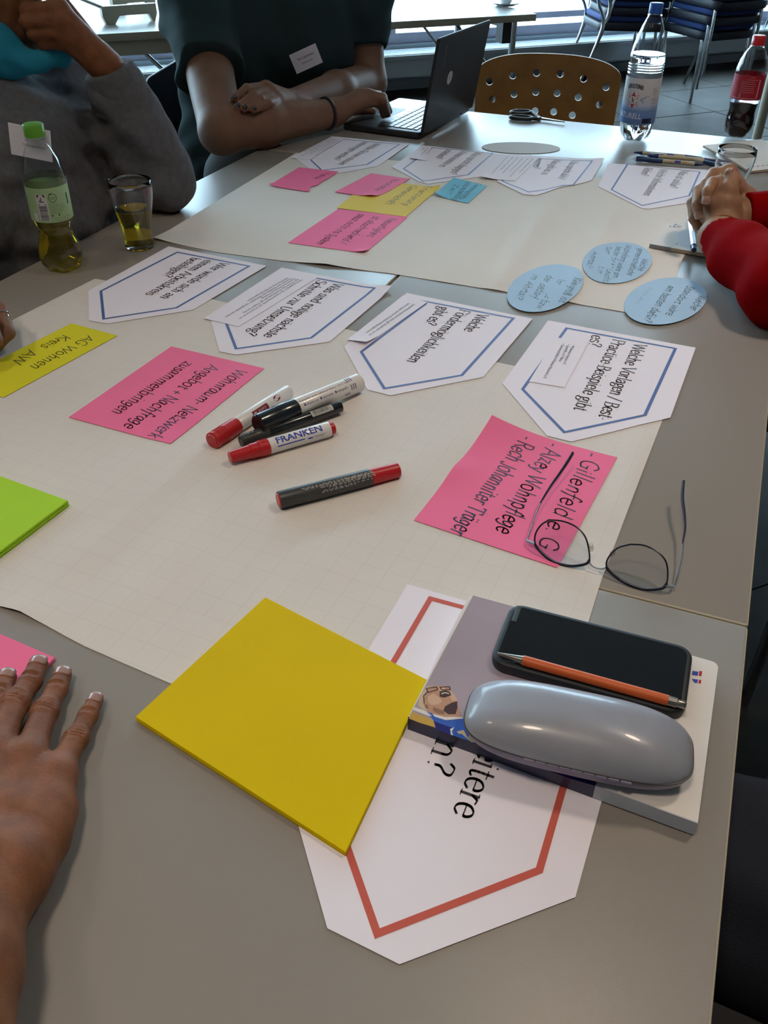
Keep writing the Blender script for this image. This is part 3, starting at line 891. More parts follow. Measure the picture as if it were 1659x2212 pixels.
# coloured cards
def card(label, pts, z0, m, lines, size, pen=.082, curl=(), thick=.0003, mi=m_pen):
    o = sheet('facilitation_card', label, 'card', pts, z0, m, thick=thick, curl=curl, res=.012)
    if lines: letter_lines(o, lines, size, mi, z0, 'hand', pen, name='handwriting')
    return o
card('pink card with jagged torn edge and one handwritten word, farthest left of the pink cards', [(646, 361), (731, 370.5), (708, 386), (697, 391), (686, 400), (671, 403), (667, 414), (580, 401)], ZS + .0009, m_pink,
     [('Politik', (703, 372.8), (675.6, 386.2))], .013, curl=[((580, 401), .03, .004)])
card('dull yellow card with two handwritten words lying between two far pink cards', [(803, 388), (950.6, 405.3), (876, 468), (727, 449)], ZS + .0004, m_gold,
     [('Finanzierung', (921.3, 401), (869, 443)), ('Gemeinschaft', (888.8, 400.4), (833.4, 440))], .015, curl=[((950, 405), .03, .006)])
card('pink card overlapping the far edge of the dull yellow card', [(801, 374.4), (885.5, 385.8), (836.7, 415), (814, 424), (801, 425.5), (723.4, 414.4)], ZS + .0009, m_pink,
     [('Bürokratie', (853, 385.8), (809, 411))], .013, curl=[((801, 425), .03, .005)])
card('pink card with three handwritten lines, nearest of the far pink cards', [(731, 451), (880.6, 468.8), (788, 547), (622, 524)], ZS, m_pink,
     [('Neuartigkeit', (843, 470.4), (792.7, 510)), ('ist abschreckend /', (809, 466), (732.5, 525)), ('passt nicht ins System', (778, 462), (682, 527))], .016, curl=[((788, 547), .03, .005)])
card('small bright blue card with handwriting in front of the objections sheet', [(980, 383.5), (1052, 401), (1010.8, 438.8), (936, 422)], ZS + .0004, m_cyan,
     [('Gemeinschafts-', (1028.7, 395.6), (989.7, 431)), ('bildung benötigt', (1007.6, 392.3), (976.7, 433)), ('Zeit', (983, 398), (965, 418))], .012, curl=[((936, 422), .04, .008)])
def extend(a, b, L, z0):
    A, B = P(*a, T + z0), P(*b, T + z0); return A + (B - A).normalized() * L
_A, _B = P(155, 700.5).to_2d(), P(254, 727).to_2d(); _dn = (P(0, 865).to_2d() - _B).normalized()
ag = sheet('facilitation_card', 'lemon yellow card with handwriting under the hand wearing a ring at left edge', 'card', [_A, _B, _B + _dn * .205, _A + _dn * .205], ZS, m_lemon, thick=.0003, px=False, res=.012)
letter_lines(ag, [('AG Wohnen', (191.3, 724.8), (62, 792)), ('Kreis', (138, 723), (86, 748)), ('AW', (62, 755), (24, 783))], .0175, m_ink, ZS, 'hand', .07, name='handwriting')
card('large pink card with three handwritten lines on the near poster, left of the markers', [(370, 748), (570.6, 795.4), (368, 960), (148.4, 901)], ZS, m_pink,
     [('Wohnraum- Netzwerk', (513.8, 796.5), (317.6, 942)), ('Angebot + Nachfrage', (454, 787), (266, 921)), ('zusammenbringen', (401.7, 779.7), (238, 890))], .0185)
card('large pink card with a curled edge and a handwritten list, lying under the spectacles', [(1061, 915), (1333, 988), (1204, 1226), (894, 1123.5)], ZS, m_pink,
     [('- Gillenfeld e. G.', (1268, 974), (1155, 1188)), ('- Alzey Wohnpflege', (1184.6, 955), (1068.7, 1146)), ('- Rech Johanniter Träger', (1124.8, 944), (971.6, 1148))], .0200, pen=.088,
     curl=[((1061, 915), .10, .012), ((980, 1018), .06, .006)])
def ellipse_px(cx, cy, sx, sy, sxy, n=56):
    l11 = sx; l21 = sxy / sx; l22 = math.sqrt(max(1e-6, sy * sy - l21 * l21))
    return [(cx + l11 * math.cos(t), cy + l21 * math.cos(t) + l22 * math.sin(t)) for t in (2 * math.pi * k / n for k in range(n))]
def oval(label, e, z0, m, lines, size, pen=.075):
    o = sheet('oval_card', label, 'card', ellipse_px(*e), z0, m, thick=.0006, res=.03)
    if lines: letter_lines(o, lines, size, m_ink, z0, 'hand', pen, name='handwriting')
    return o
m_white_oval = mat('pale_grey_card', (.60, .58, .57), .7, spec=.12)
oval('blank whitish oval card beside the laptop on the far table', (1125.4, 319.2, 84.5, 12.5, 150), .0012, m_white_oval, None, 0)
oval('light blue oval card asking about interest, leftmost of the three blue ovals', (1177.5, 622.3, 82.3, 51.4, -1300), .0026, m_sky,
     [('Wie groß ist', (1243, 601.8), (1206.6, 653)), ('das Interesse bzw.', (1220.5, 586), (1155, 668)), ('der Bedarf', (1182.7, 593.9), (1147, 643)), ('im Ahrtal?', (1153, 592), (1112, 645))], .0125)
oval('light blue oval card with six small handwritten lines, farthest of the three blue ovals', (1332.6, 567.3, 75.3, 44.3, -450), .0026, m_sky,
     [('Welche', (1388.5, 558), (1378, 584)), ('gemeinschaftliche', (1378.5, 536), (1354, 594)), ('Wohnform wäre am', (1353, 528.5), (1323, 599)), ('besten für ein Leucht-', (1332.5, 532), (1301, 609)), ('turmprojekt im', (1311, 533), (1288, 592)), ('Ahrtal?', (1280, 546), (1265, 581))], .0108)
ov3 = oval('light blue oval card asking about location, rightmost of the three blue ovals', (1437.4, 650, 89.3, 50.9, -920), .0026, m_sky,
     [('Welcher', (1509.6, 637), (1490, 669)), ('Standort wäre', (1485.6, 616.5), (1437, 680)), ('am besten dafür?', (1444.5, 616.5), (1389, 693))], .0125)
letter_lines(ov3, [('(Kreis Ahr)', (1402, 619), (1371, 655))], .008, m_grey_ink, .0026, 'hand', .04, name='pencil_note')

# stacks of cards
def stack(label, pts2, z1, m, n):
    """a pad of n cards; pts2 world 2D"""
    pts2 = [Vector(p[:2]) for p in pts2]; c = sum(pts2, Vector((0, 0))) / 4
    t = thing('card_stack', label, 'card stack', (c.x, c.y, T))
    th = (z1 - .0009) / n
    for k in range(n):
        j = Vector((random.uniform(-.0005, .0005), random.uniform(-.0005, .0005))) * (0 if k == n - 1 else 1)
        vs, fs = rounded_slab(ccw([Vector(p) + j for p in pts2]), T + .0009 + k * th, T + .0009 + (k + 1) * th - .00008, .00008, 1)
        obj('card', vs, fs, m, t)
    return t
_h = .0062
stack('thick stack of blank yellow cards in front of the red bordered sheet', [P(573, 1290, T + _h), P(922, 1468, T + _h), P(746, 1840, T + _h), P(293, 1548, T + _h)], _h, m_yellow, 9)
_h = .0085
_a, _b, _c = P(0, 1028, T + _h).to_2d(), P(146, 1081, T + _h).to_2d(), P(0, 1190, T + _h).to_2d()
_u1 = (_a - _b).normalized(); _u2 = (_c - _b).normalized()
stack('stack of blank green cards at left edge of the near poster', [_b, _b + _u1 * .15, _b + _u1 * .15 + _u2 * .15, _b + _u2 * .15], _h, m_green, 10)
_h = .004
_a, _b, _c = P(0, 1369, T + _h).to_2d(), P(118, 1420, T + _h).to_2d(), P(88, 1450, T + _h).to_2d()
_u1 = (_a - _b).normalized(); _u2 = (_c - _b).normalized()
stack('stack of blank pink cards under the fingertips at lower left', [_b, _b + _u1 * .15, _b + _u1 * .15 + _u2 * .10, _b + _u2 * .10], _h, m_pink, 6)
# ------------------------------------------------------------------ helpers for round things
CAMP = Vector((0, 0, CAM_Z))
class Rod:
    """round bar from a to b; put(u, phi) gives surface points, phi 0 faces the camera, positive is up in the picture"""
    def __init__(s, a, b):
        s.a, s.b = Vector(a), Vector(b); s.d = (s.b - s.a).normalized(); s.L = (s.b - s.a).length
        w = CAMP - (s.a + s.b) / 2; s.w = (w - s.d * w.dot(s.d)).normalized(); s.q = s.w.cross(s.d)
        if s.q.dot(_u) < 0: s.q = -s.q
    def put(s, u, phi, r): return s.a + s.d * u + (s.w * math.cos(phi) + s.q * math.sin(phi)) * r
    def patch(s, mb, u0, u1, f0, f1, r, n=8):
        vs = []
        for k in range(n + 1):
            f = f0 + (f1 - f0) * k / n
            vs += [s.put(u0, f, r), s.put(u1, f, r)]
        mb.add(vs, [(2 * k, 2 * k + 1, 2 * k + 3, 2 * k + 2) for k in range(n)])
    def text(s, mb, txt, u, phi, h, r, width=None, tilt=0.0):
        typeset(mb, txt, lambda x, y: s.put(u + x, phi + (y + tilt * x) / r, r), h, width)
m_redpl = mat('red_plastic', (.50, .015, .02), .32, coat=.2)
m_whitepl = mat('white_plastic', (.78, .76, .74), .28, coat=.3)
m_navypl = mat('black_gloss_plastic', (.012, .016, .022), .22, coat=.3)
m_grpl = mat('anthracite_plastic', (.05, .052, .052), .38)
m_bprint = mat('blue_logo_print', (.03, .06, .42), .4)
m_vprint = mat('violet_print', (.08, .05, .22), .4)
m_wprint = mat('pale_print', (.55, .55, .53), .5)
m_dkred = mat('dark_red_print', (.22, .01, .03), .4)

# ------------------------------------------------------------------ markers
def marker(label, a, b, r, cap_len, cap_prof, cap_m, bar_m, end=None, end_m=None, z=0.0, z2=None, bar_r=None):
    zz = T + .0009 + r + z
    A = P(*a, zz); B = P(*b, T + .0009 + r + (z if z2 is None else z2)); rod = Rod(A, B); mid = (A + B) / 2
    t = thing('marker_pen', label, 'marker', (mid.x, mid.y, min(A.z, B.z) - r))
    br = bar_r or r; L = rod.L
    mb = MB(); mb.lathe([(0, 0)] + [(rr, h) for rr, h in cap_prof] + [(0, cap_len)], A, rod.d, 28); mb.build('cap', cap_m, t, deg=30)
    e = L - (end[0] if end else 0)
    mb = MB(); mb.lathe([(0, cap_len - .002), (br * .97, cap_len), (br, cap_len + .001), (br, e - .001), (br * .95, e), (0, e)], A, rod.d, 32); bl = mb.build('barrel', bar_m, t, deg=30)
    if end:
        mb = MB(); mb.lathe([(0, e - .001), (end[1], e), (end[1], L - .001), (end[1] * .9, L), (0, L)], A, rod.d, 24); mb.build('end_plug', end_m, t, deg=30)
    return t, bl, rod
# white marker with a red ribbed cap
r = .0092
t, bl, rod = marker('slim white marker with ribbed red cap, farthest left of the group', (457, 954), (622, 846), r, .044,
    [(.0078, 0), (.0086, .0012), (.0104, .002)] + [q for k in range(5) for q in ((.0104, .006 + k * .003), (.0096, .0065 + k * .003), (.0096, .008 + k * .003), (.0104, .0085 + k * .003))] + [(.0102, .030), (.0098, .0435)], m_redpl, m_whitepl)
mb = MB(); rod.patch(mb, .066, .094, -.55, .35, r + .0001); mb.build('logo_patch', m_dkred, bl, smooth=False)
mb = MB(); rod.text(mb, 'avery', .076, -.2, .004, r + .0002, .014); rod.patch(mb, .0685, .0725, -.3, .1, r + .0002, 2); mb.build('logo_print', m_wprint, bl, smooth=False)
mb = MB(); mb.add([rod.put(.112 + .006 * math.cos(k * .393), .1 + .0038 * math.sin(k * .393) / r, r + .0001) for k in range(16)], [tuple(range(16))]); mb.build('round_mark', m_dkred, bl, smooth=False)
# big white marker with a black cap
r = .0118
t, bl, rod = marker('thick white marker with wide black cap and violet stripes at its end', (556, 917), (775, 826), r, .058,
    [(.0105, 0), (.0118, .0012), (.0122, .004), (.0122, .028), (.0127, .029), (.0127, .0575)], m_navypl, m_whitepl, z=.009, z2=0)
mb = MB()
rod.text(mb, '■ effaçable à sec   ■ odeur neutre   ■ rechargeable', .064, -.12, .0028, r + .00012, .072)
rod.text(mb, 'marqueur pour tableaux blancs  0,5-7 mm', .060, .42, .0030, r + .00012, .082)
rod.text(mb, 'NA', .130, -.95, .0045, r + .00012, .010); mb.build('barrel_print', m_vprint, bl, smooth=False)
mb = MB()
for u in (.142, .1455, .149):
    rod.patch(mb, u, u + .0012, -.5, .12, r + .00012); rod.patch(mb, u - .002, u - .0008, .45, 1.1, r + .00012)
mb.build('stripes', m_vprint, bl, smooth=False)
# thin black marker with barcode label
r = .0074
t, bl, rod = marker('slim all black marker with a barcode label', (520, 954), (735, 878), r, .036,
    [(.0062, 0), (.0072, .001)] + [q for k in range(5) for q in ((.0078, .004 + k * .003), (.0071, .0045 + k * .003), (.0071, .006 + k * .003), (.0078, .0065 + k * .003))] + [(.0078, .0355)], m_grpl, m_navypl, z=.002)
mb = MB(); rod.patch(mb, .094, .124, -.15, .95, r + .0001); lb = mb.build('barcode_label', mat('label_paper', (.62, .62, .60), .6), bl, smooth=False)
mb = MB(); u = .0955; rg = random.Random(3)
while u < .122:
    w = rg.choice((.0003, .0006, .0009)); rod.patch(mb, u, u + w, .15, .9, r + .0002, 4); u += w + rg.choice((.0004, .0007))
rod.text(mb, '4007817 331248', .096, -.1, .0014, r + .0002, .026); mb.build('barcode', m_ink, bl, smooth=False)
# white marker, red cap, blue logo lettering
r = .0092
t, bl, rod = marker('white marker with glossy red cap and blue lettering FRANKEN', (496, 988), (721, 924), r, .047,
    [(.006, 0), (.0068, .001), (.0075, .018), (.0078, .024), (.0086, .0245), (.0088, .034), (.0096, .0345), (.0097, .0465)], m_redpl, m_whitepl, (.0065, .0074), m_redpl)
mb = MB()
for q, (du, dv) in enumerate(((0, 0), (.0006, 0), (0, .045), (.0006, .045), (.0003, .022))): rod.text(mb, 'FRANKEN', .054 + du, .01 + dv, .0080, r + .00012 + q * .00001, .058)
_p = []
rod.patch(mb, .055, .089, -.42, -.28, r + .00012, 3)
rod.patch(mb, .093, .098, -.55, -.35, r + .00012, 3); rod.patch(mb, .099, .1162, -.36, -.33, r + .00012, 2); rod.patch(mb, .0985, .0992, -.66, -.33, r + .00012, 3)
mb.build('blue_lettering', m_bprint, bl, smooth=False)
mb = MB(); rod.text(mb, '2-6 mm', .1025, -.6, .0024, r + .00012, .011); mb.build('size_print', m_vprint, bl, smooth=False)
# loose black marker with red cap
r = .0094
t, bl, rod = marker('dark grey marker with plain red cap lying apart from the others', (861, 1015), (600, 1081), r, .0345,
    [(.0075, 0), (.0086, .001), (.0089, .030), (.0089, .034)], m_redpl, m_grpl, (.0012, .0078), m_redpl)
mb = MB(); rg = random.Random(5)
rod2 = Rod(rod.b, rod.a)
for k, (f, u0, u1) in enumerate([(.62, .026, .105), (.44, .029, .105), (.22, .046, .106), (.05, .055, .107), (-.2, .048, .106), (-.36, .046, .085)]):
    u = u0
    while u < u1:
        w = rg.uniform(.002, .006)
        for q in range(int(w / .0009)): rod2.patch(mb, u + q * .0009, u + q * .0009 + .00055, f - .05, f + .05 + rg.choice((0, 0, .035)), r + .00012, 1)
        u += w + .0012
mb.build('small_print', m_wprint, bl, smooth=False)

# ------------------------------------------------------------------ spectacles
m_frame = mat('dark_blue_metal_frame', (.016, .018, .035), .3, metal=.4)
m_tip = mat('dark_blue_acetate', (.012, .016, .05), .25, coat=.3)
m_lens = thin_glass('spectacle_lens', (.96, .97, .98), .0, .04)
m_pad = thin_glass('nose_pad_silicone', (.8, .8, .78), .2, .06)
gp0 = P(1227, 1222, T + .002); gp1 = P(1400, 1274, T + .002); gh = (gp1 - gp0).normalized(); ga = Vector((-gh.y, gh.x, 0))
gv = (ga * .70 + Vector((0, 0, .714))).normalized(); gn = gh.cross(gv)
def G(px, py, lift=0.0):
    d = ray(px, py); t = (gp0 - CAMP).dot(gn) / d.dot(gn); return CAMP + d * t + gn * lift
L1 = [(1186, 1123), (1216, 1126), (1246, 1139), (1265, 1161.6), (1273, 1195), (1271, 1214), (1254, 1221), (1227.5, 1222), (1194, 1212), (1168, 1191.5), (1156, 1174.7), (1156.5, 1154), (1168, 1135)]
L2 = [(1362, 1175.8), (1392, 1178.4), (1422, 1193), (1438.7, 1214), (1442.4, 1244), (1437, 1266), (1418, 1273), (1388, 1272), (1354.6, 1260.6), (1325, 1242), (1310, 1223), (1315.4, 1202.7), (1334, 1184)]
sp = thing('spectacles', 'open spectacles with thin dark frame lying upside down across the pink list card', 'spectacles', ((gp0 + gp1) / 2).to_tuple()[:2] + (T + .001,))
for Lx, side in ((L1, 0), (L2, 1)):
    c = catmull([G(*p) for p in Lx + [Lx[0]]], 5)[:-1]; c = [Vector(p) for p in c]
    mb = MB(); n = len(c); cen = sum(c, Vector()) / n; vs = []
    for i, p in enumerate(c):
        low = (p - cen).dot(gv) < -.008
        w = .0016 if low else .0009
        o_ = (p - cen).normalized()
        for k in range(8):
            a = 2 * math.pi * k / 8; vs.append(p + o_ * math.cos(a) * w + gn * math.sin(a) * .0013)
    mb.add(vs, [(i * 8 + k, ((i + 1) % n) * 8 + k, ((i + 1) % n) * 8 + (k + 1) % 8, i * 8 + (k + 1) % 8) for i in range(n) for k in range(8)])
    mb.build('rim', m_frame, sp)
    mb = MB(); mb.add([p - gn * .0007 for p in c] + [p + gn * .0007 for p in c], [tuple(range(n))[::-1], tuple(range(n, 2 * n))]); mb.build('lens', m_lens, sp, smooth=False)
mb = MB(); mb.tube([G(1272, 1213), G(1276, 1220), G(1283.6, 1226), G(1294.8, 1229), G(1304, 1228), G(1311, 1222)], .0009, 8, smooth_path=3); mb.build('bridge', m_chrome, sp)
for (x, y, x2, y2) in ((1275, 1172, 1277, 1190), (1327, 1186, 1318, 1201)):
    mb = MB(); a, b = G(x, y, -.004), G(x2, y2, -.004); mb.tube([a, a.lerp(b, .5), b], [.0012, .0028, .0014], 8, flat=(gn, .5)); np_ = mb.build('nose_pad', m_pad, sp)
    mb = MB(); mb.tube([a.lerp(b, .5), G((x + x2) / 2 - (4 if x < 1300 else -4), (y + y2) / 2 + 3)], .0005, 6); mb.build('pad_arm', m_chrome, np_)
def temple(pts, z0, z1, hinge_to):
    n = len(pts); w = [P(x, y, z0 + (z1 - z0) * (i / (n - 1)) ** 1.0) for i, (x, y) in enumerate(pts)]
    mb = MB(); mb.tube([Vector(p) for p in catmull(w[:4], 4)], .00085, 8); o = mb.build('temple', m_chrome, sp)
    c = [Vector(p) for p in catmull(w[3:], 4)]; k = len(c)
    mb = MB(); mb.tube([c[0] - (c[1] - c[0]).normalized() * .006] + c, [.0012] + [.0016 + .0012 * min(1, i / (k * .7)) for i in range(k)], 10, flat=(Vector((E2.x, E2.y, 0)), .6)); mb.build('temple_tip', m_tip, o)
    mb = MB(); mb.tube([w[0] + Vector((0, 0, .0004)), hinge_to], .0017, 8); mb.build('hinge', m_chrome, o)
temple([(1138, 1169), (1147, 1143), (1157, 1112), (1171.5, 1079.4), (1190, 1049.5), (1209, 1023), (1224, 1001), (1237, 979.6)], T + .006, T + .024, G(1156, 1176))
temple([(1455.5, 1268), (1465, 1236), (1473, 1199), (1476, 1165), (1479.8, 1139), (1478, 1109), (1474, 1075.6), (1476, 1041)], T + .006, T + .028, G(1437, 1266))

# ------------------------------------------------------------------ brochure, phone, ball pen, spectacle case
ZB = .0155
bt = [P(1016, 1282, T + ZB), P(1553, 1432, T + ZB), P(1508, 1777, T + ZB), P(882, 1548, T + ZB)]
b2 = [p.to_2d() for p in bt]
br = thing('brochure', 'thick brochure with a fan photo cover under the phone and spectacle case', 'brochure', ((b2[0] + b2[2]) / 2).to_tuple() + (T + .0014,))
m_pages = mat('page_block_edge', (.70, .69, .68), .7)
m_cover = mat('cover_mauve_print', (.40, .33, .38), .32, var=.08, var_scale=9, coat=.15)
m_coverw = mat('cover_white_print', (.76, .72, .69), .34, coat=.15)
m_navy = mat('cover_navy_print', (.02, .022, .07), .34, coat=.2)
rc = round_corners(ccw(b2), [.006 if i in (0, 1, 2) else .001 for i in range(4)], 4)
cc = ccw(b2)
radii = [0.0008 if (p - b2[3]).length < 1e-6 or (p - b2[2]).length < 1e-6 else .006 for p in cc]
rc = round_corners(cc, radii, 4)
ins = [p + (((b2[0] + b2[2]) / 2) - p).normalized() * .0012 for p in rc]
vs, fs = rounded_slab(ins, T + .0024, T + ZB - .0006, .0002, 1); obj('page_block', vs, fs, m_pages, br)
vs, fs = rounded_slab(rc, T + .0015, T + .0024, .0002, 1); obj('back_cover', vs, fs, m_coverw, br)
vs, fs = rounded_slab(rc, T + ZB - .0006, T + ZB, .0002, 1); fc = obj('front_cover', vs, fs, m_coverw, br)
def cpatch(name, pts, m, lift=.00008):
    return obj(name, [P(x, y, T + ZB + lift) for x, y in pts], [tuple(range(len(pts)))], m, fc)
cpatch('cover_photo', [(1022, 1286), (1438, 1400), (1289, 1695), (884, 1547)], m_cover)
m_skin_p = mat('printed_skin', (.52, .29, .19), .35); m_hair_p = mat('printed_hair', (.60, .46, .30), .35); m_blue_p = mat('printed_jersey', (.04, .12, .50), .35)
m_mouth_p = mat('printed_shadow', (.07, .035, .035), .35); m_lip_p = mat('printed_light', (.72, .68, .66), .35); m_gold_p = mat('printed_gold', (.55, .34, .06), .35); m_deep = mat('printed_deep_blue', (.012, .012, .16), .35)
def crop(pts): return [(870 + x / 3.77, 1450 + y / 3.77) for x, y in pts]
cpatch('printed_crowd', crop([(75, 330), (250, 400), (270, 460), (140, 420), (50, 385)]), m_gold_p, .00012)
cpatch('printed_jersey', crop([(190, 330), (250, 345), (400, 380), (520, 380), (590, 450), (640, 510), (690, 545), (640, 600), (560, 575), (400, 520), (270, 470), (250, 400)]), m_blue_p, .00014)
cpatch('printed_dark_jersey', crop([(250, 405), (400, 460), (380, 515), (275, 475)]), m_deep, .00018)
cpatch('printed_deep_blue', crop([(690, 545), (900, 650), (1210, 760), (1575, 880), (1570, 935), (1380, 880), (1000, 745), (640, 605)]), m_deep, .00014)
cpatch('printed_black', crop([(905, 650), (1080, 715), (1215, 760), (1195, 805), (1000, 745), (900, 705)]), m_mouth_p, .0002)
cpatch('printed_hair', crop([(195, 120), (165, 165), (135, 220), (125, 275), (160, 310), (200, 320), (210, 260), (185, 200), (200, 150), (260, 125)]), m_hair_p, .00018)
cpatch('printed_neck', crop([(200, 290), (330, 300), (450, 280), (480, 375), (340, 380), (250, 345), (205, 325)]), m_skin_p, .0002)
cpatch('printed_face', crop([(195, 150), (250, 120), (330, 118), (390, 150), (420, 190), (445, 240), (440, 290), (400, 330), (320, 330), (250, 310), (195, 290), (175, 220)]), m_skin_p, .00024)
m_skin_l = mat('printed_skin_light', (.66, .42, .29), .35); m_skin_d = mat('printed_skin_dark', (.30, .15, .10), .35)
cpatch('printed_cheek', crop([(205, 205), (250, 180), (300, 215), (320, 245), (290, 270), (235, 275), (205, 250)]), m_skin_l, .00026)
cpatch('printed_nose', crop([(285, 125), (330, 122), (350, 140), (330, 158), (295, 158)]), m_skin_l, .00026)
cpatch('printed_jaw', crop([(385, 155), (420, 190), (445, 240), (400, 240), (385, 205)]), m_skin_l, .00026)
cpatch('printed_ear', crop([(175, 265), (205, 275), (210, 310), (185, 300)]), m_skin_d, .00026)
cpatch('printed_neck_shade', crop([(250, 290), (330, 320), (345, 350), (290, 345), (245, 320)]), m_skin_d, .00026)
cpatch('printed_chin_shade', crop([(345, 285), (400, 255), (445, 245), (445, 300), (430, 350), (370, 350), (330, 320)]), m_mouth_p, .00028)
cpatch('printed_mouth', crop([(300, 165), (350, 155), (385, 170), (395, 195), (340, 215), (300, 208)]), m_mouth_p, .00028)
cpatch('printed_teeth', crop([(312, 180), (345, 170), (380, 180), (375, 186), (345, 178), (318, 187)]), m_lip_p, .00032)
_gl = MB()
for seg in ([(190, 140), (275, 128), (285, 148), (210, 172), (190, 140)], [(300, 130), (380, 125), (388, 148), (320, 152), (300, 130)], [(205, 165), (170, 200), (175, 265)]):
    for i in range(len(seg) - 1):
        a, b = [P(*crop([q])[0], T + ZB + .00034) for q in (seg[i], seg[i + 1])]; d = (b - a).normalized(); n = Vector((-d.y, d.x, 0)) * .00045
        _gl.add([a - n, b - n, b + n, a + n], [(0, 1, 2, 3)])
_gl.build('printed_glasses', m_mouth_p, fc, smooth=False)
cpatch('printed_collar', crop([(240, 345), (340, 372), (470, 372), (500, 385), (350, 398), (260, 370)]), m_lip_p, .0003)
cpatch('printed_emblem_edge', crop([(385, 470), (420, 455), (400, 490), (410, 520), (395, 520)]), m_lip_p, .0003)
cpatch('printed_emblem_arrow', crop([(440, 490), (495, 478), (530, 540), (560, 480), (575, 540), (610, 580), (560, 580), (520, 545), (480, 510), (455, 510)]), m_gold_p if False else m_hair_p, .0003)
cpatch('printed_emblem_red', crop([(600, 548), (690, 548), (640, 568), (600, 578)]), m_dkred, .0003)
cpatch('printed_white_strip', crop([(85, 290), (180, 320), (240, 365), (200, 360), (75, 312)]), m_lip_p, .0003)
# little red and blue logo at the far right corner
for q in ([(1496, 1449), (1509, 1451), (1507, 1460), (1494, 1458)], [(1494, 1466), (1508, 1468), (1506, 1476), (1500, 1475), (1497, 1471)]): cpatch('logo_print', q, m_bprint, .0001)
for q in ([(1511, 1449), (1517, 1450), (1515, 1461), (1509, 1460)], [(1510, 1468), (1515, 1469), (1514, 1477), (1508, 1476)]): cpatch('logo_print', q, m_redpl, .0001)
# spine
a, b = b2[3], b2[2]; sd = (b - a).normalized(); on = Vector((sd.y, -sd.x)); on = on if on.dot(b2[0] - a) < 0 else -on
Ls = (b - a).length; cut = (P(1288, 1692, T + ZB).to_2d() - a).dot(sd)
for (u0, u1, mm, nm) in ((0, cut, m_navy, 'spine'), (cut, Ls, mat('spine_grey_blue', (.44, .47, .54), .35), 'spine')):
    p0, p1 = a + sd * u0, a + sd * u1; mb = MB()
    mb.box(((p0 + p1) / 2 + on * .0002).to_3d() + Vector((0, 0, T + .0085)), (sd * (u1 - u0) / 2).to_3d(), (on * .0005).to_3d(), (0, 0, .0069)); mb.build(nm, mm, br, smooth=False)

# phone
zt = ZB + .0105
pq = [P(1096, 1298, T + zt).to_2d(), P(1508, 1396, T + zt).to_2d(), P(1491, 1553, T + zt).to_2d(), P(1050, 1424, T + zt).to_2d()]
px_ = ((pq[1] - pq[0]) + (pq[2] - pq[3])).normalized(); py_ = Vector((-px_.y, px_.x)); pc = sum(pq, Vector((0, 0))) / 4
PLn, PWd = .1545, .0765
def ph(u, v): return pc + px_ * u + py_ * v
ph_rect = [ph(-PLn/2, -PWd/2), ph(PLn/2, -PWd/2), ph(PLn/2, PWd/2), ph(-PLn/2, PWd/2)]
pt = thing('smartphone', 'black smartphone in dark case lying face up on the brochure', 'phone', (pc.x, pc.y, T + ZB + .0004))
m_case_ph = mat('phone_case_rubber', (.014, .018, .022), .5)
m_screen = mat('phone_screen_glass', (.008, .009, .011), .12, spec=.5)
vs, fs = rounded_slab(round_corners(ph_rect, .013, 8), T + ZB + .0004, T + zt, .003, 4); o = obj('case', vs, fs, m_case_ph, pt); auto_smooth(o, 40)
rim = [ph(u, v) for u, v in ((-PLn/2 + .0045, -PWd/2 + .0045), (PLn/2 - .0045, -PWd/2 + .0045), (PLn/2 - .0045, PWd/2 - .0045), (-PLn/2 + .0045, PWd/2 - .0045))]
vs, fs = rounded_slab(round_corners(rim, .009, 8), T + zt - .001, T + zt + .0002, .0001, 1); sc_ = obj('screen', vs, fs, m_screen, pt)
mb = MB(); mb.tube([tuple(ph(-PLn/2 + .0075, .014)) + (T + zt + .0003,), tuple(ph(-PLn/2 + .0075, .034)) + (T + zt + .0003,)], .0022, 8, flat=(Vector((0, 0, 1)), .15)); mb.build('speaker_slot', mat('slot_grey', (.05, .07, .07), .4), sc_)
mb = MB(); mb.tube([tuple(ph(-.03, PWd/2 - .0005)) + (T + zt - .005,), tuple(ph(-.012, PWd/2 - .0005)) + (T + zt - .005,)], .0013, 8); mb.build('side_button', m_case_ph, pt)

# orange ball pen resting on the phone against the case
zz = T + zt + .0002 + .0042
A, B = P(1074, 1411, zz), P(1482, 1524, zz); rod = Rod(A, B); L = rod.L
t = thing('ballpoint_pen', 'orange ballpoint pen with metal ends lying on the phone', 'pen', ((A + B) / 2).to_tuple()[:2] + (zz - .0042,))
m_orange = mat('orange_plastic', (.60, .105, .015), .42); m_steel = mat('brushed_steel', (.30, .28, .25), .28, metal=.9)
mb = MB(); mb.lathe([(0, 0), (.0008, 0), (.0012, .003), (.0034, .020), (.0041, .0215), (0, .0215)], A, rod.d, 20); mb.build('tip', m_steel, t)
mb = MB(); mb.lathe([(0, .0213), (.0042, .0215), (.0042, L - .0135), (0, L - .0135)], A, rod.d, 20); mb.build('barrel', m_orange, t)
mb = MB(); mb.lathe([(0, L - .0137), (.0039, L - .0135), (.0039, L - .007), (.0032, L - .0065), (.0032, L - .001), (.0026, L), (0, L)], A, rod.d, 20); mb.build('button', m_steel, t)

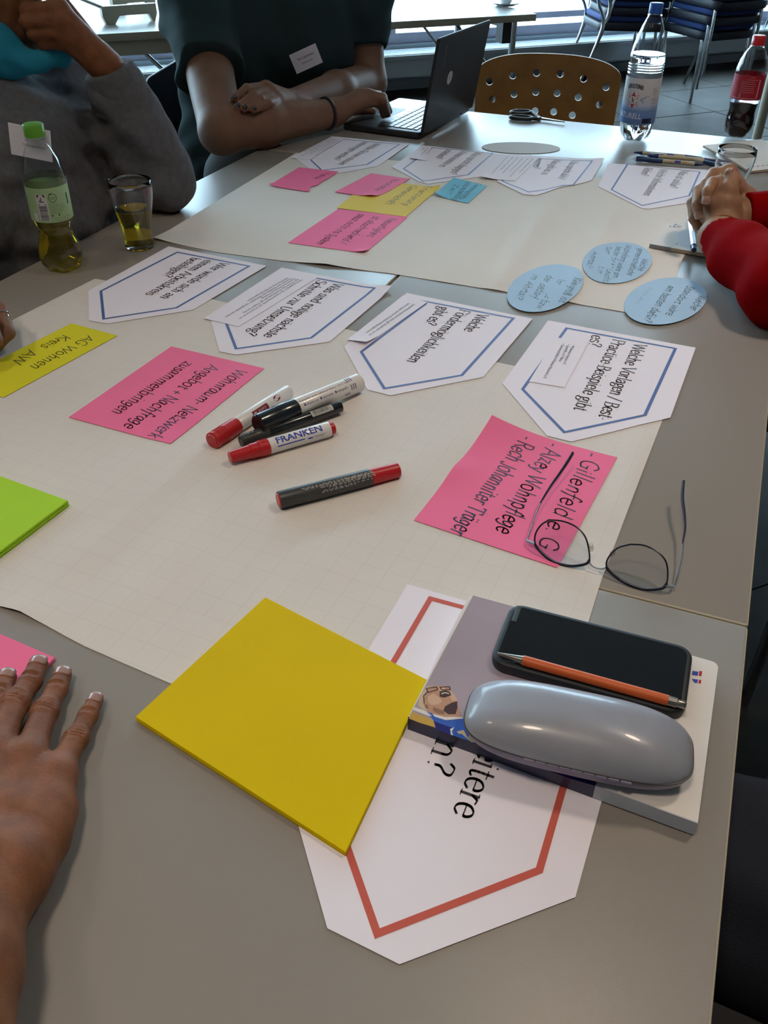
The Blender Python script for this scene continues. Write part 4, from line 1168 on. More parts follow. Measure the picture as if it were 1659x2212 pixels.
# spectacle case: two shells meeting at a seam
cz = ZB + .0004
m_caseb = mat('blue_grey_case_shell', (.30, .31, .36), .30, var=.05, var_scale=25, coat=.25)
m_caseu = mat('violet_grey_case_shell', (.22, .20, .30), .36, coat=.2)
ca, cb = P(1004, 1524, T + cz + .018), P(1503, 1634, T + cz + .018); cm = (ca + cb).to_2d() / 2; cd = (cb - ca).to_2d().normalized(); cn = Vector((-cd.y, cd.x))
CA, CBw = .0825, .0345
gt = thing('spectacle_case', 'rounded blue grey spectacle case lying closed on the brochure', 'case', (cm.x, cm.y, T + cz))
def shell(z_of, nr=26, na=72, r0=0.0, r1=1.0):
    vs = []; fs = []
    for i in range(nr + 1):
        rho = r0 + (r1 - r0) * math.sin(i / nr * math.pi / 2)
        for k in range(na):
            t = 2 * math.pi * k / na; c_, s_ = math.cos(t), math.sin(t)
            e = 2 / 3.5
            x = CA * rho * math.copysign(abs(c_) ** e, c_); y = CBw * rho * math.copysign(abs(s_) ** e, s_)
            p = cm + cd * x + cn * y; vs.append((p.x, p.y, z_of(rho)))
    for i in range(nr):
        for k in range(na): fs.append((i * na + k, (i + 1) * na + k, (i + 1) * na + (k + 1) % na, i * na + (k + 1) % na))
    return vs, fs
vs, fs = shell(lambda q: T + cz + .0172 + .0225 * max(0, 1 - q ** 2.6) ** .62); obj('lid', vs, fs, m_caseb, gt, smooth=True)
vs, fs = shell(lambda q: T + cz + .0165 - .0165 * max(0, 1 - q ** 7) ** .5); obj('bottom_shell', vs, [f[::-1] for f in fs], m_caseu, gt, smooth=True)
seam = [(cm + cd * (CA * 1.002 * math.copysign(abs(math.cos(t)) ** .571, math.cos(t))) + cn * (CBw * 1.002 * math.copysign(abs(math.sin(t)) ** .571, math.sin(t)))) for t in (2 * math.pi * k / 96 for k in range(97))]
mb = MB(); mb.tube([(p.x, p.y, T + cz + .0168) for p in seam], .0006, 6); mb.build('seam', m_grpl, gt)
hg = MB()
for k in range(9):
    p0 = cm - cn * (CBw + .0002) + cd * (-.034 + k * .0085); p1 = p0 + cd * .0072
    hg.tube([(p0.x, p0.y, T + cz + .0158), (p1.x, p1.y, T + cz + .0158)], .0013, 8)
hg.build('hinge', m_caseu, gt)

# ------------------------------------------------------------------ bottles and glasses
m_pet = thin_glass('clear_bottle_plastic', (.95, .97, .98), .03, .035)
m_glass = mat('drinking_glass', (.97, .985, .98), 0.0, trans=1.0, ior=1.46)
def liquid(name, color, density=0):
    return mat(name, color, 0.0, trans=1.0, ior=1.33)
m_apple = liquid('apple_spritzer', (.95, .74, .03)); m_water = liquid('still_water', (.97, .99, 1.0)); m_cola = mat('dark_cola', (.012, .004, .003), .05, spec=.5)
def lobes(n, depth, z0, z1):
    def f(a, h, r):
        k = max(0, min(1, (z1 - h) / (z1 - z0)))
        return r * (1 - depth * k * (0.5 - 0.5 * math.cos(n * a)) ** .7)
    return f
class Upright(Rod):
    """vertical rod with put(u along circumference, height)"""
    def __init__(s, base):
        s.base = Vector(base); w = CAMP - s.base; w.z = 0; s.w = w.normalized(); s.q = Vector((-s.w.y, s.w.x, 0))
        if s.q.dot(_r) < 0: s.q = -s.q
    def at(s, ang, h, r): return s.base + (s.w * math.cos(ang) + s.q * math.sin(ang)) * r + Vector((0, 0, h))
    def band(s, mb, a0, a1, h0, h1, r, n=24, m=1):
        vs = [s.at(a0 + (a1 - a0) * i / n, h0 + (h1 - h0) * j / m, r) for j in range(m + 1) for i in range(n + 1)]
        mb.add(vs, [(j * (n + 1) + i, j * (n + 1) + i + 1, (j + 1) * (n + 1) + i + 1, (j + 1) * (n + 1) + i) for j in range(m) for i in range(n)])
    def words(s, mb, txt, ang, h, r, height, width=None, arch=0.0, vertical=False):
        w = width or 0
        if vertical: typeset(mb, txt, lambda x, y: s.at(ang - y / r, h + x, r), height, width)
        else: typeset(mb, txt, lambda x, y: s.at(ang + (x - w / 2) / r, h + y - arch * (2 * x / max(w, 1e-6) - 1) ** 2, r), height, width)
def bottle(name, label, base, prof, cap, cap_m, liq_h, liq_m, mod, cap_r=.0152, seed=0):
    t = thing(name, label, 'bottle', base)
    mb = MB(); mb.lathe(prof, base, (0, 0, 1), 48, mod=mod); mb.build('bottle_wall', m_pet, t, deg=60)
    inner = [(max(0, r - .0011), h + (.0012 if i < 3 else 0)) for i, (r, h) in enumerate(prof) if h < liq_h]
    rl = np.interp(liq_h, [h for r, h in prof], [r for r, h in prof]) - .0011
    inner = [(0, inner[0][1])] + inner + [(rl, liq_h), (0, liq_h)] if inner[0][0] > 0 else inner + [(rl, liq_h), (0, liq_h)]
    mb = MB(); mb.lathe(inner, base, (0, 0, 1), 48, mod=mod); mb.build('drink', liq_m, t, deg=60)
    z0, z1 = cap
    ridge_mod = lambda a, h, r: r + (.0004 if int(a / (2 * math.pi) * 144 + .5) % 2 else 0) * (1 if z0 + .002 < h < z1 - .001 else 0)
    mb = MB(); mb.lathe([(0, z0), (cap_r, z0), (cap_r, z0 + .0025), (cap_r, z1 - .0015), (cap_r - .0015, z1), (0, z1)], base, (0, 0, 1), 72, mod=ridge_mod); mb.build('screw_cap', cap_m, t, deg=50)
    mb = MB(); mb.lathe([(.0135, z0 - .0045), (cap_r + .0012, z0 - .004), (cap_r + .0012, z0 - .003), (.0135, z0 - .0025)], base, (0, 0, 1), 40); mb.build('neck_ring', m_pet, t, deg=40)
    return t, Upright(base)
# apple drink, green cap
bb = P(138, 578, T + .0006)
pf = [(.012, .004), (.022, .0015), (.029, .004), (.0345, .014), (.0358, .024), (.0340, .036), (.030, .050), (.0262, .062), (.0262, .069), (.030, .080), (.0318, .086), (.0318, .150), (.0314, .158), (.0265, .178), (.019, .194), (.0138, .203), (.0132, .210), (.0132, .216)]
k = .223 / .2275
pf = [(r, h * k) for r, h in pf]
m_greencap = mat('green_cap_plastic', (.12, .36, .03), .4)
t, U = bottle('drink_bottle', 'small plastic bottle with green cap and pale green label of yellow drink', bb, pf, (.206, .224), m_greencap, .098, m_apple, lobes(5, .30, 0, .032))
m_lab1 = mat('pale_green_label', (.36, .52, .27), .45); m_lab1b = mat('label_inside_grey', (.42, .45, .38), .6)
mb = MB(); U.band(mb, -math.pi, math.pi, .0845, .137, .0323, 48); lb = mb.build('label', m_lab1, t)
mb = MB(); U.band(mb, -math.pi, math.pi, .137, .1475, .0323, 48); mb.build('clear_label_edge', thin_glass('clear_film', (.72, .76, .66), .3, .05), t)
R1 = .0325
mb = MB(); U.band(mb, -.62, -.12, .088, .128, R1, 8); U.band(mb, -.95, -.72, .087, .099, R1, 4); mb.build('barcode_field', mat('label_white', (.62, .60, .62), .5), lb, smooth=False)
mb = MB(); rg = random.Random(9); h = .0885
while h < .110:
    w = rg.choice((.0003, .0006, .0009)); U.band(mb, -.56, -.17, h, h + w, R1 + .0001, 6); h += w + rg.choice((.0005, .0008))
for s_ in (-1, 1): mb.add([U.at(-.37 + s_ * .19, .1275, R1 + .0001), U.at(-.37 + s_ * .05, .1275, R1 + .0001), U.at(-.37 + s_ * .19, .1225, R1 + .0001)], [(0, 1, 2)])
U.band(mb, -.50, -.24, .1165, .1178, R1 + .0001, 5); U.band(mb, -.40, -.36, .118, .1235, R1 + .0001, 2); U.band(mb, -.45, -.42, .118, .121, R1 + .0001, 2); U.band(mb, -.55, -.49, .112, .1135, R1 + .0001, 2); U.band(mb, -.25, -.19, .112, .1135, R1 + .0001, 2)
mb.build('barcode', m_ink, lb, smooth=False)
mb = MB(); m_dkgreen = mat('dark_green_print', (.02, .10, .035), .5)
for i in range(24):
    a0, a1 = 2 * math.pi * i / 24, 2 * math.pi * (i + 1) / 24
    mb.add([U.at(.17 + .0065 * math.cos(a) / R1 * q, .122 + .0065 * math.sin(a) * q, R1) for a, q in ((a0, 1), (a1, 1), (a1, .86), (a0, .86))], [(0, 1, 2, 3)])
U.words(mb, 'Lift', .17, .1200, R1, .0042, .0075)
mb.add([U.at(.17 + x / R1, .122 + y, R1) for x, y in ((-.006, .0055), (-.002, .0075), (.001, .0065), (-.003, .0055))], [(0, 1, 2, 3)])
for i, (tx, w) in enumerate([('Apfelschorle', .012), ('Erfrischungsgetränk aus', .022), ('Apfelsaft 60 % natürliches', .024), ('Mineralwasser Kohlensäure', .024), ('mindestens haltbar bis', .021), ('siehe Flaschenrand', .017)]):
    U.words(mb, tx, -.03 + w / 2 / R1, .1130 - i * .0030, R1, .0016, w)
U.words(mb, 'Flaschenpfand auf Rückgabe', .45, .0865, R1, .0017, .024); U.band(mb, .05, .85, .0905, .0909, R1, 8); U.band(mb, .30, .36, .094, .097, R1, 2); U.band(mb, -.02, .04, .094, .097, R1, 2)
U.band(mb, .92, 1.02, .108, .125, R1, 3)
mb.build('label_print', m_dkgreen, lb, smooth=False)
# large water bottle, blue cap
bb = P(1369, 301, T + .0006)
pf = [(.012, .006), (.026, .0015), (.035, .006), (.0395, .018), (.041, .034), (.0412, .045), (.0412, .148)] + [q for k in range(4) for q in ((.0412, .150 + k * .006), (.0398, .152 + k * .006), (.0398, .154 + k * .006))] + [(.0412, .174), (.0405, .186), (.037, .205), (.031, .226), (.024, .246), (.016, .264), (.0132, .270), (.0132, .278)]
m_bluecap = mat('blue_cap_plastic', (.02, .10, .42), .38)
t, U = bottle('drink_bottle', 'large clear water bottle with blue cap and white and blue label', bb, pf, (.272, .2925), m_bluecap, .190, m_water, lobes(5, .30, 0, .045))
def ramp_label(name, stops, z0, z1):
    m = mat(name, (.6, .6, .6), .4); nt = m.node_tree; b = nt.nodes['Principled BSDF']
    tc = nt.nodes.new('ShaderNodeTexCoord'); sx = nt.nodes.new('ShaderNodeSeparateXYZ'); mr = nt.nodes.new('ShaderNodeMapRange'); cr = nt.nodes.new('ShaderNodeValToRGB')
    mr.inputs[1].default_value = z0; mr.inputs[2].default_value = z1
    nt.links.new(tc.outputs['Object'], sx.inputs[0]); nt.links.new(sx.outputs['Z'], mr.inputs[0]); nt.links.new(mr.outputs[0], cr.inputs[0]); nt.links.new(cr.outputs[0], b.inputs['Base Color'])
    el = cr.color_ramp.elements; el[0].position, el[0].color = stops[0][0], (*stops[0][1], 1); el[1].position, el[1].color = stops[-1][0], (*stops[-1][1], 1)
    for p, c in stops[1:-1]: e = el.new(p); e.color = (*c, 1)
    return m
R1 = .0417
mb = MB(); U.band(mb, -math.pi, math.pi, .043, .143, R1, 64); lb = mb.build('label', ramp_label('water_label_print', [(0, (.10, .22, .50)), (.30, (.16, .28, .58)), (.42, (.50, .56, .70)), (.60, (.62, .60, .60)), (1, (.66, .66, .68))], .043, .143), t)
R1 += .0002; cA = -.42
mb = MB(); [U.words(mb, 'GEROLSTEINER', cA + q * .008, .1215, R1 + q * .00002, .0098, .040, arch=.0035) for q in (0, 1, 2)]; mb.build('arched_lettering', mat('navy_print', (.012, .016, .06), .45), lb, smooth=False)
mb = MB(); U.words(mb, 'NATURELL', cA - .22, .0555, R1, .0125, .070); mb.build('white_lettering', mat('white_print', (.80, .82, .86), .45), lb, smooth=False)
st = []
for i in range(16):
    a = math.pi / 2 + i * math.pi / 8; q = .0185 if i % 2 == 0 else .0105; st.append((q * math.cos(a), q * math.sin(a)))
def disc(mb, pts, ca, ch, r): mb.add([U.at(ca, ch, r)] + [U.at(ca + x / r, ch + y, r) for x, y in pts], [(0, i + 1, (i + 1) % len(pts) + 1) for i in range(len(pts))])
mb = MB(); disc(mb, st, cA, .0955, R1); mb.build('red_star', mat('star_red', (.55, .02, .03), .45), lb, smooth=False)
mb = MB(); disc(mb, [(.0088 * math.cos(k * .314), .0088 * math.sin(k * .314)) for k in range(20)], cA, .0955, R1 + .00012); mb.build('star_disc', mat('label_cream', (.72, .70, .70), .45), lb, smooth=False)
mb = MB()
for a, b, w in [((-.001, .002), (.001, -.003), .0022), ((.001, -.003), (.003, -.006), .0012), ((.0, -.003), (-.003, -.005), .0012), ((-.001, .002), (-.002, .0055), .0018), ((-.001, .002), (-.0045, .0035), .001), ((-.001, .0), (-.0048, -.0005), .001), ((.001, -.001), (.0045, .001), .0008), ((.0045, .001), (.0035, .005), .0008), ((-.003, -.005), (-.005, -.0045), .0009), ((.003, -.006), (.001, -.007), .0009)]:
    A2, B2 = Vector(a), Vector(b); d = (B2 - A2).normalized(); n = Vector((-d.y, d.x)) * w / 2; e = d * w * .3
    mb.add([U.at(cA + p.x / R1, .0955 + p.y, R1 + .0002) for p in (A2 - e - n, B2 + e - n, B2 + e + n, A2 - e + n)], [(0, 1, 2, 3)])
mb.build('heraldic_lion', MATS['navy_print'], lb, smooth=False)
mb = MB()
for x, y, w, h in [(.02, .099, .008, .003), (.026, .102, .005, .003), (.018, .094, .004, .007), (.023, .090, .003, .006), (.031, .104, .006, .002)]: U.band(mb, cA + x / R1, cA + (x + w) / R1, y, y + h, R1, 3)
mb.build('pale_figure', mat('pale_blue_print', (.30, .36, .56), .45), lb, smooth=False)
mb = MB(); rg = random.Random(4)
for i in range(22):
    if i in (6, 7, 13): continue
    U.band(mb, .62 + rg.uniform(0, .08), .62 + rg.uniform(.25, .5), .122 - i * .0028, .1228 - i * .0028, R1, 4)
mb.build('small_print', mat('print_blue_grey', (.22, .25, .38), .5), lb, smooth=False)
mb = MB(); U.band(mb, .28, .86, .0455, .0565, R1 + .0001, 6); mb.build('dark_box', MATS['navy_print'], lb, smooth=False)
# cola bottle, red cap
bb = P(1590, 294, T + .0006)
pf = [(.012, .005), (.024, .0015), (.031, .006), (.0345, .018), (.0348, .030), (.033, .045), (.0312, .056), (.032, .068), (.0345, .080), (.036, .088), (.036, .146), (.0355, .152), (.031, .172), (.0235, .188), (.0165, .198), (.0135, .203), (.0132, .210)]
t, U = bottle('drink_bottle', 'small bottle of dark cola with red cap and red label', bb, pf, (.2035, .2235), m_redpl, .080, m_cola, lobes(5, .28, 0, .034))
mb = MB(); U.band(mb, -math.pi, math.pi, .089, .143, .0364, 48); lb = mb.build('label', mat('cola_red_label', (.36, .012, .03), .42), t)
mb = MB(); R1 = .0366
U.band(mb, -.9, .75, .0925, .0937, R1, 16); U.band(mb, .70, .80, .0937, .134, R1, 3); U.band(mb, -.15, .62, .1335, .1345, R1, 8); U.band(mb, -.42, -.36, .0945, .104, R1, 2)
U.words(mb, 'COKE', .2, .1375, R1, .0032, .010)
for i in range(6): U.band(mb, -.45, .4 + .05 * (i % 3), .129 - i * .0045, .1298 - i * .0045, R1, 6)
mb.build('label_print', mat('pink_print', (.58, .30, .30), .5), lb, smooth=False)
# tumblers
def tumbler(label, base, level, liq):
    t = thing('drinking_glass', label, 'glass', base)
    po = [(0, 0), (.022, 0), (.0243, .0012), (.0248, .004), (.0243, .016), (.0245, .028), (.0268, .044), (.0305, .062), (.0345, .080), (.0365, .093), (.0366, .103), (.0358, .113), (.0350, .1138), (.0344, .113), (.0352, .103), (.0351, .093), (.0331, .080), (.0291, .062), (.0254, .044), (.0231, .028), (.0229, .016), (.022, .008), (0, .0072)]
    mb = MB(); mb.lathe(po, base, (0, 0, 1), 64); mb.build('glass_wall', m_glass, t, deg=50)
    ins_ = [(r + .0003, h) for r, h in po[13:-1][::-1]]
    hs = [h for r, h in ins_]; rs = [r for r, h in ins_]
    rl = float(np.interp(level, hs, rs))
    pr = [(0, .0074)] + [(r, h) for r, h in ins_ if h < level] + [(rl, level + .0006), (rl - .0015, level), (0, level)]
    mb = MB(); mb.lathe(pr, base, (0, 0, 1), 64); mb.build('drink', liq, t, deg=50)
    return t
tumbler('curved glass half full of yellow drink at left table edge', P(302, 533, T + .0006), .066, m_apple)
gb = P(1594, 320, T + .114); tumbler('curved glass of clear water behind the clasped hands', (gb.x, gb.y, T + .0006), .052, m_water)

# ------------------------------------------------------------------ laptop
m_lap = mat('matt_black_laptop', (.018, .019, .024), .42); m_key = mat('key_black', (.02, .021, .024), .32); m_deck = mat('laptop_deck', (.03, .031, .034), .30)
H1 = P(905, 300, T + .003); H2 = P(1014, 240, T + .003); hd = (H2 - H1).normalized(); ho = Vector((hd.y, -hd.x, 0)); up = Vector((0, 0, 1))
LW = (H2 - H1).length; LDp = .212
lc = H1 + hd * LW / 2 - ho * LDp / 2
lt = thing('laptop', 'open black laptop under the hand of the person in dark T-shirt', 'laptop', (lc.x, lc.y, T + .0006))
def LP(u, v, z): return H1 * 1.0 + hd * u - ho * v + Vector((0, 0, z - H1.z))
base2 = [LP(0, 0, 0).to_2d(), LP(LW, 0, 0).to_2d(), LP(LW, LDp, 0).to_2d(), LP(0, LDp, 0).to_2d()]
vs, fs = rounded_slab(round_corners(ccw(base2), .008, 4), T + .0022, T + .0165, .003, 3); o = obj('base', vs, fs, m_deck, lt); auto_smooth(o, 40); lbase = o
for u in (.03, LW - .03):
    for v in (.02, LDp - .02):
        mb = MB(); mb.lathe([(0, 0), (.006, 0), (.006, .0022), (0, .0022)], LP(u, v, T + .0006)); mb.build('rubber_foot', m_blackpl, lt)
kz = T + .0166; rows = [(.016, .010, 15), (.030, .015, 14), (.048, .015, 14), (.066, .015, 13), (.084, .015, 12), (.102, .015, 9)]
for v, dv, n in rows:
    x = .022; wk = (LW - .044) / n
    for i in range(n):
        mb = MB(); u0, u1 = x + i * wk + .001, x + (i + 1) * wk - .001
        q = [LP(u0, v, 0).to_2d(), LP(u1, v, 0).to_2d(), LP(u1, v + dv, 0).to_2d(), LP(u0, v + dv, 0).to_2d()]
        vs, fs = rounded_slab(ccw(q), kz - .0005, kz + .0016, .0005, 1); obj('key', vs, fs, m_key, lbase)
q = [LP(.115, .135, 0).to_2d(), LP(.215, .135, 0).to_2d(), LP(.215, .200, 0).to_2d(), LP(.115, .200, 0).to_2d()]
vs, fs = rounded_slab(ccw(q), kz - .0006, kz + .0002, .0001, 1); obj('touchpad', vs, fs, m_lap, lbase)
th = R_(9.5); ld = (ho * math.sin(th) + up * math.cos(th)); ln = (ho * math.cos(th) - up * math.sin(th))
LH = .213; lb0 = H1 + Vector((0, 0, .011)) + ho * .002
def LL(u, v, w): return lb0 + hd * u + ld * v + ln * w
def lid_box(u0, u1, v0, v1, w0, w1, name, m, parent):
    mb = MB(); mb.box(LL((u0 + u1) / 2, (v0 + v1) / 2, (w0 + w1) / 2), hd * (u1 - u0) / 2, ld * (v1 - v0) / 2, ln * (w1 - w0) / 2)
    o = mb.build(name, m, parent, smooth=False)
    bm = bmesh.new(); bm.from_mesh(o.data); bmesh.ops.bevel(bm, geom=bm.edges[:], offset=.0022, segments=2, affect='EDGES'); bm.to_mesh(o.data); bm.free(); return o
lid = lid_box(0, LW, 0, LH, 0, .007, 'lid', m_lap, lt)
mb = MB(); mb.add([LL(u, v, -.0003) for u, v in ((.012, .02), (LW - .012, .02), (LW - .012, LH - .012), (.012, LH - .012))], [(0, 1, 2, 3)]); mb.build('display', mat('laptop_display', (.08, .11, .14), .25, emit=((.6, .75, .9), .25)), lid, smooth=False)
for u in (.05, LW - .05):
    mb = MB(); mb.tube([LP(u - .02, -.002, T + .0135), LP(u + .02, -.002, T + .0135)], .005, 12); mb.build('hinge', m_lap, lt)
mb = MB(); typeset(mb, 'ThinkPad', lambda x, y: LL(.052 - .0 + y * .9, LH - .075 + x, .0073), .0085, .052); mb.build('lid_lettering', mat('lid_grey_print', (.16, .16, .15), .4), lid, smooth=False)
mb = MB(); mb.add([LL(.112 + .0155 * math.cos(k * .2618), .112 + .0155 * math.sin(k * .2618), .0073) for k in range(24)], [tuple(range(24))]); stk = mb.build('round_sticker', mat('sticker_white', (.62, .62, .62), .5), lid, smooth=False)
mb = MB()
for ra, rb in ((.0125, .0133),):
    for k in range(24):
        a0, a1 = k * .2618, (k + 1) * .2618
        mb.add([LL(.112 + q * math.cos(a), .112 + q * math.sin(a), .0075) for a, q in ((a0, ra), (a1, ra), (a1, rb), (a0, rb))], [(0, 1, 2, 3)])
for x, y, w, h in ((-.006, .002, .012, .0012), (-.007, -.001, .014, .0012), (-.005, -.004, .010, .0012), (-.002, .004, .005, .004)): mb.add([LL(.112 + x + a * w, .112 + y + b * h, .0075) for a, b in ((0, 0), (1, 0), (1, 1), (0, 1))], [(0, 1, 2, 3)])
mb.build('sticker_print', m_grey_ink, stk, smooth=False)

# ------------------------------------------------------------------ scissors
zs = T + .004
sc_t = thing('scissors', 'closed scissors with black handles lying on the far table', 'scissors', P(1160, 255, T).to_tuple())
def loop(c0, c1, w):
    A, B = P(*c0, zs + .002), P(*c1, zs + .002); c = (A + B) / 2; d = (B - A); L = d.length / 2; d.normalize(); n = Vector((-d.y, d.x, 0))
    return [c + d * L * math.cos(t) + n * w * math.sin(t) for t in (2 * math.pi * k / 20 for k in range(21))]
for c0, c1, w, e in (((1104, 243), (1147, 242), .017, (1166, 255)), ((1102, 252), (1150, 256), .016, (1166, 257))):
    mb = MB(); mb.tube(loop(c0, c1, w), .0045, 10, cap=False); mb.tube([P(*c1, zs + .002), P(*e, zs)], [.005, .004], 10); mb.build('handle', m_blackpl, sc_t)
for (a, b, dz) in (((1160, 254), (1220, 263.5), .0016), ((1160, 257), (1220, 264.5), -.0004)):
    A, B = P(*a, zs + dz), P(*b, zs + dz); d = (B - A).normalized(); n = Vector((-d.y, d.x, 0))
    mb = MB(); vs = [A - n * .006, A + n * .006, B + n * .001, B - n * .001]; vs = vs + [v + Vector((0, 0, .0016)) for v in vs]
    mb.add(vs, [(3, 2, 1, 0), (4, 5, 6, 7), (0, 1, 5, 4), (1, 2, 6, 5), (2, 3, 7, 6), (3, 0, 4, 7)]); mb.build('blade', m_steel, sc_t, smooth=False)
mb = MB(); mb.lathe([(0, 0), (.004, 0), (.004, .003), (.002, .004), (0, .004)], P(1167, 256, zs + .001), n=14); mb.build('screw', m_steel, sc_t)

# ------------------------------------------------------------------ notepads and pens
m_pad_c = mat('notepad_cover', (.66, .59, .54), .6, var=.02); m_pad_p = mat('notepad_pages', (.55, .45, .33), .75); m_tape = mat('grey_binding_tape', (.28, .28, .29), .6)
def notepad(label, quad_px, th, tape=0.3):
    q = [P(x, y, T + th) if True else 0 for x, y in quad_px]; q2 = [p.to_2d() for p in q]; c = sum(q2, Vector((0, 0))) / 4
    t = thing('notepad', label, 'notepad', (c.x, c.y, T + .0022))
    cw = ccw(q2)
    vs, fs = rounded_slab(cw, T + .0022, T + th - .0008, .0002, 1); obj('page_block', vs, fs, m_pad_p, t)
    big = [p + (p - c).normalized() * .0006 for p in cw]
    vs, fs = rounded_slab(big, T + th - .0008, T + th, .0002, 1); cv = obj('cover', vs, fs, m_pad_c, t)
    a, b = q2[0], q2[1]; d = (b - a); L = d.length; d.normalize(); n = (q2[3] - a).normalized()
    w = .012 + .0
    return t, cv, q2
n1, cv1, q1 = notepad('beige notepad under the clasped hands with grey bound edge', [(1442, 474.8), (1405, 527), (1533, 549), (1566, 494)], .0085)
def onpad(cv, q2, u, v, z): 
    p = q2[0] + (q2[1] - q2[0]) * v + (q2[3] - q2[0]) * u; return Vector((p.x, p.y, z))
# grey tape at the left end of the near side
a, b = Vector(q1[1]), Vector(q1[2]); d = (b - a).normalized(); o_n = Vector((d.y, -d.x)); mb = MB()
mb.box((a + d * .018 + o_n * .0004).to_3d() + Vector((0, 0, T + .0053)), (d * .019).to_3d(), (o_n * .0007).to_3d(), (0, 0, .0034)); mb.build('binding_tape', m_tape, n1, smooth=False)
mb = MB()
for (x, y, w, h) in ((.16, .12, .05, .05), (.16, .2, .05, .06), (.23, .15, .025, .10), (.27, .15, .015, .10), (.10, .22, .03, .05)):
    mb.add([onpad(cv1, q1, x + a_ * w, y + b_ * h, T + .0087) for a_, b_ in ((0, 0), (1, 0), (1, 1), (0, 1))], [(0, 1, 2, 3)])
mb.add([onpad(cv1, q1, x, y, T + .0087) for x, y in ((.38, .83), (.41, .83), (.41, .87), (.38, .87))], [(0, 1, 2, 3)])
mb.build('cover_logo', m_grey_ink, cv1, smooth=False)
mb = MB(); mb.add([onpad(cv1, q1, x, y, T + .0086) for x, y in ((.42, .88), (.30, .45), (.36, .30), (.52, .22), (.70, .30), (.78, .6), (.72, .92))], [tuple(range(7))]); mb.build('cover_shape', mat('pale_blue_grey_print', (.50, .50, .55), .6), cv1, smooth=False)
n2, cv2, q2_ = notepad('beige notepad at right far end behind the water glass', [(1519, 314), (1624, 369), (1745, 355), (1644, 300.5)], .007)
mb = MB()
for k in range(4): mb.add([q2_[0].lerp(q2_[1], .90 - .0 * k).lerp(q2_[3].lerp(q2_[2], .90), .08 + k * .09 + a_ * .05).to_3d() + Vector((0, 0, T + .0072)) + Vector((E1.x, E1.y, 0)) * b_ * .008 for a_, b_ in ((0, 0), (1, 0), (1, 1), (0, 1))], [(0, 1, 2, 3)])
mb.build('cover_logo', m_grey_ink, cv2, smooth=False)
m_card_b = mat('recycled_beige_barrel', (.52, .46, .34), .6); m_bluepl = mat('dark_blue_plastic', (.018, .05, .16), .38)
def ball_pen(label, a, b, r, z, seq, clip=None):
    """seq: [(length share, material, r at start, r at end)] from a to b"""
    A, B = P(*a, T + z + r), P(*b, T + z + r); rod = Rod(A, B); L = rod.L
    t = thing('ballpoint_pen', label, 'pen', ((A + B) / 2).to_tuple()[:2] + (T + z,))
    u = 0
    for nm, sh, mm, ra, rb in seq:
        mb = MB(); mb.lathe([(0, u), (ra, u), (rb, u + sh * L), (0, u + sh * L)], A, rod.d, 18); mb.build(nm, mm, t); u += sh * L
    if clip:
        u0, u1, mm = clip; mb = MB(); c0, c1 = A + rod.d * (u0 * L) + Vector((0, 0, r * 1.1)), A + rod.d * (u1 * L) + Vector((0, 0, r * 1.25)); n = rod.d.cross(Vector((0, 0, 1))).normalized()
        mb.box((c0 + c1) / 2, (c1 - c0) / 2, n * .0018, (0, 0, .0008)); mb.build('clip', mm, t, smooth=False)
    return t, rod
r = .0046
t, rod = ball_pen('beige ballpoint pen with dark blue tip, farthest back of the row of pens', (1369, 329), (1516, 341.5), r, .0006, [('tip', .13, m_bluepl, .0012, .0044), ('barrel', .62, m_card_b, .0046, .0046), ('button_end', .25, m_bluepl, .0046, .003)])
mb = MB(); rod.patch(mb, .075, .09, -.2, .8, .0048, 3); mb.build('barrel_print', m_bprint, t, smooth=False)
ball_pen('beige ballpoint pen with dark blue ends lying in the middle of the row of pens', (1398, 336.2), (1574, 349), r, .0006, [('button_end', .14, m_bluepl, .003, .0046), ('barrel', .56, m_card_b, .0046, .0046), ('tip', .30, m_bluepl, .0046, .0012)], clip=(.02, .2, m_bluepl))
t, rod = ball_pen('beige ballpoint pen with blue ends and small logo, nearest of the row of pens', (1374, 343.5), (1523, 356), r + .0004, .0006, [('button_end', .39, m_bluepl, .0044, .0050), ('barrel', .46, m_card_b, .0050, .0050), ('tip', .15, m_bluepl, .0048, .0012)], clip=(.0, .18, m_bluepl))
mb = MB(); rod.patch(mb, .085, .098, -.2, .8, .0052, 3); mb.build('barrel_print', m_bprint, t, smooth=False)
mb = MB(); rod.patch(mb, .101, .103, -.2, .6, .0052, 3); rod.patch(mb, .104, .111, 0, .5, .0052, 3); mb.build('gold_print', m_gold_p, t, smooth=False)
ball_pen('dark blue ballpoint pen with its beige part under the front pens', (1500, 345), (1552, 357.5), r, .0006, [('barrel', .4, m_card_b, .0042, .0046), ('grip', .4, m_bluepl, .0046, .0046), ('tip', .2, m_bluepl, .0046, .0012)])
m_silver = mat('silver_pen_metal', (.62, .64, .68), .2, metal=1.0)
t, rod = ball_pen('silver ballpoint pen with blue button lying on the notepad beside the clasped hands', (1489, 468), (1499, 540), .0052, .0089, [('tip', .08, m_silver, .0014, .0048), ('barrel', .82, m_silver, .0050, .0054), ('button', .10, m_bluepl, .0046, .0042)], clip=(.56, .93, mat('clip_blue', (.05, .10, .30), .3)))
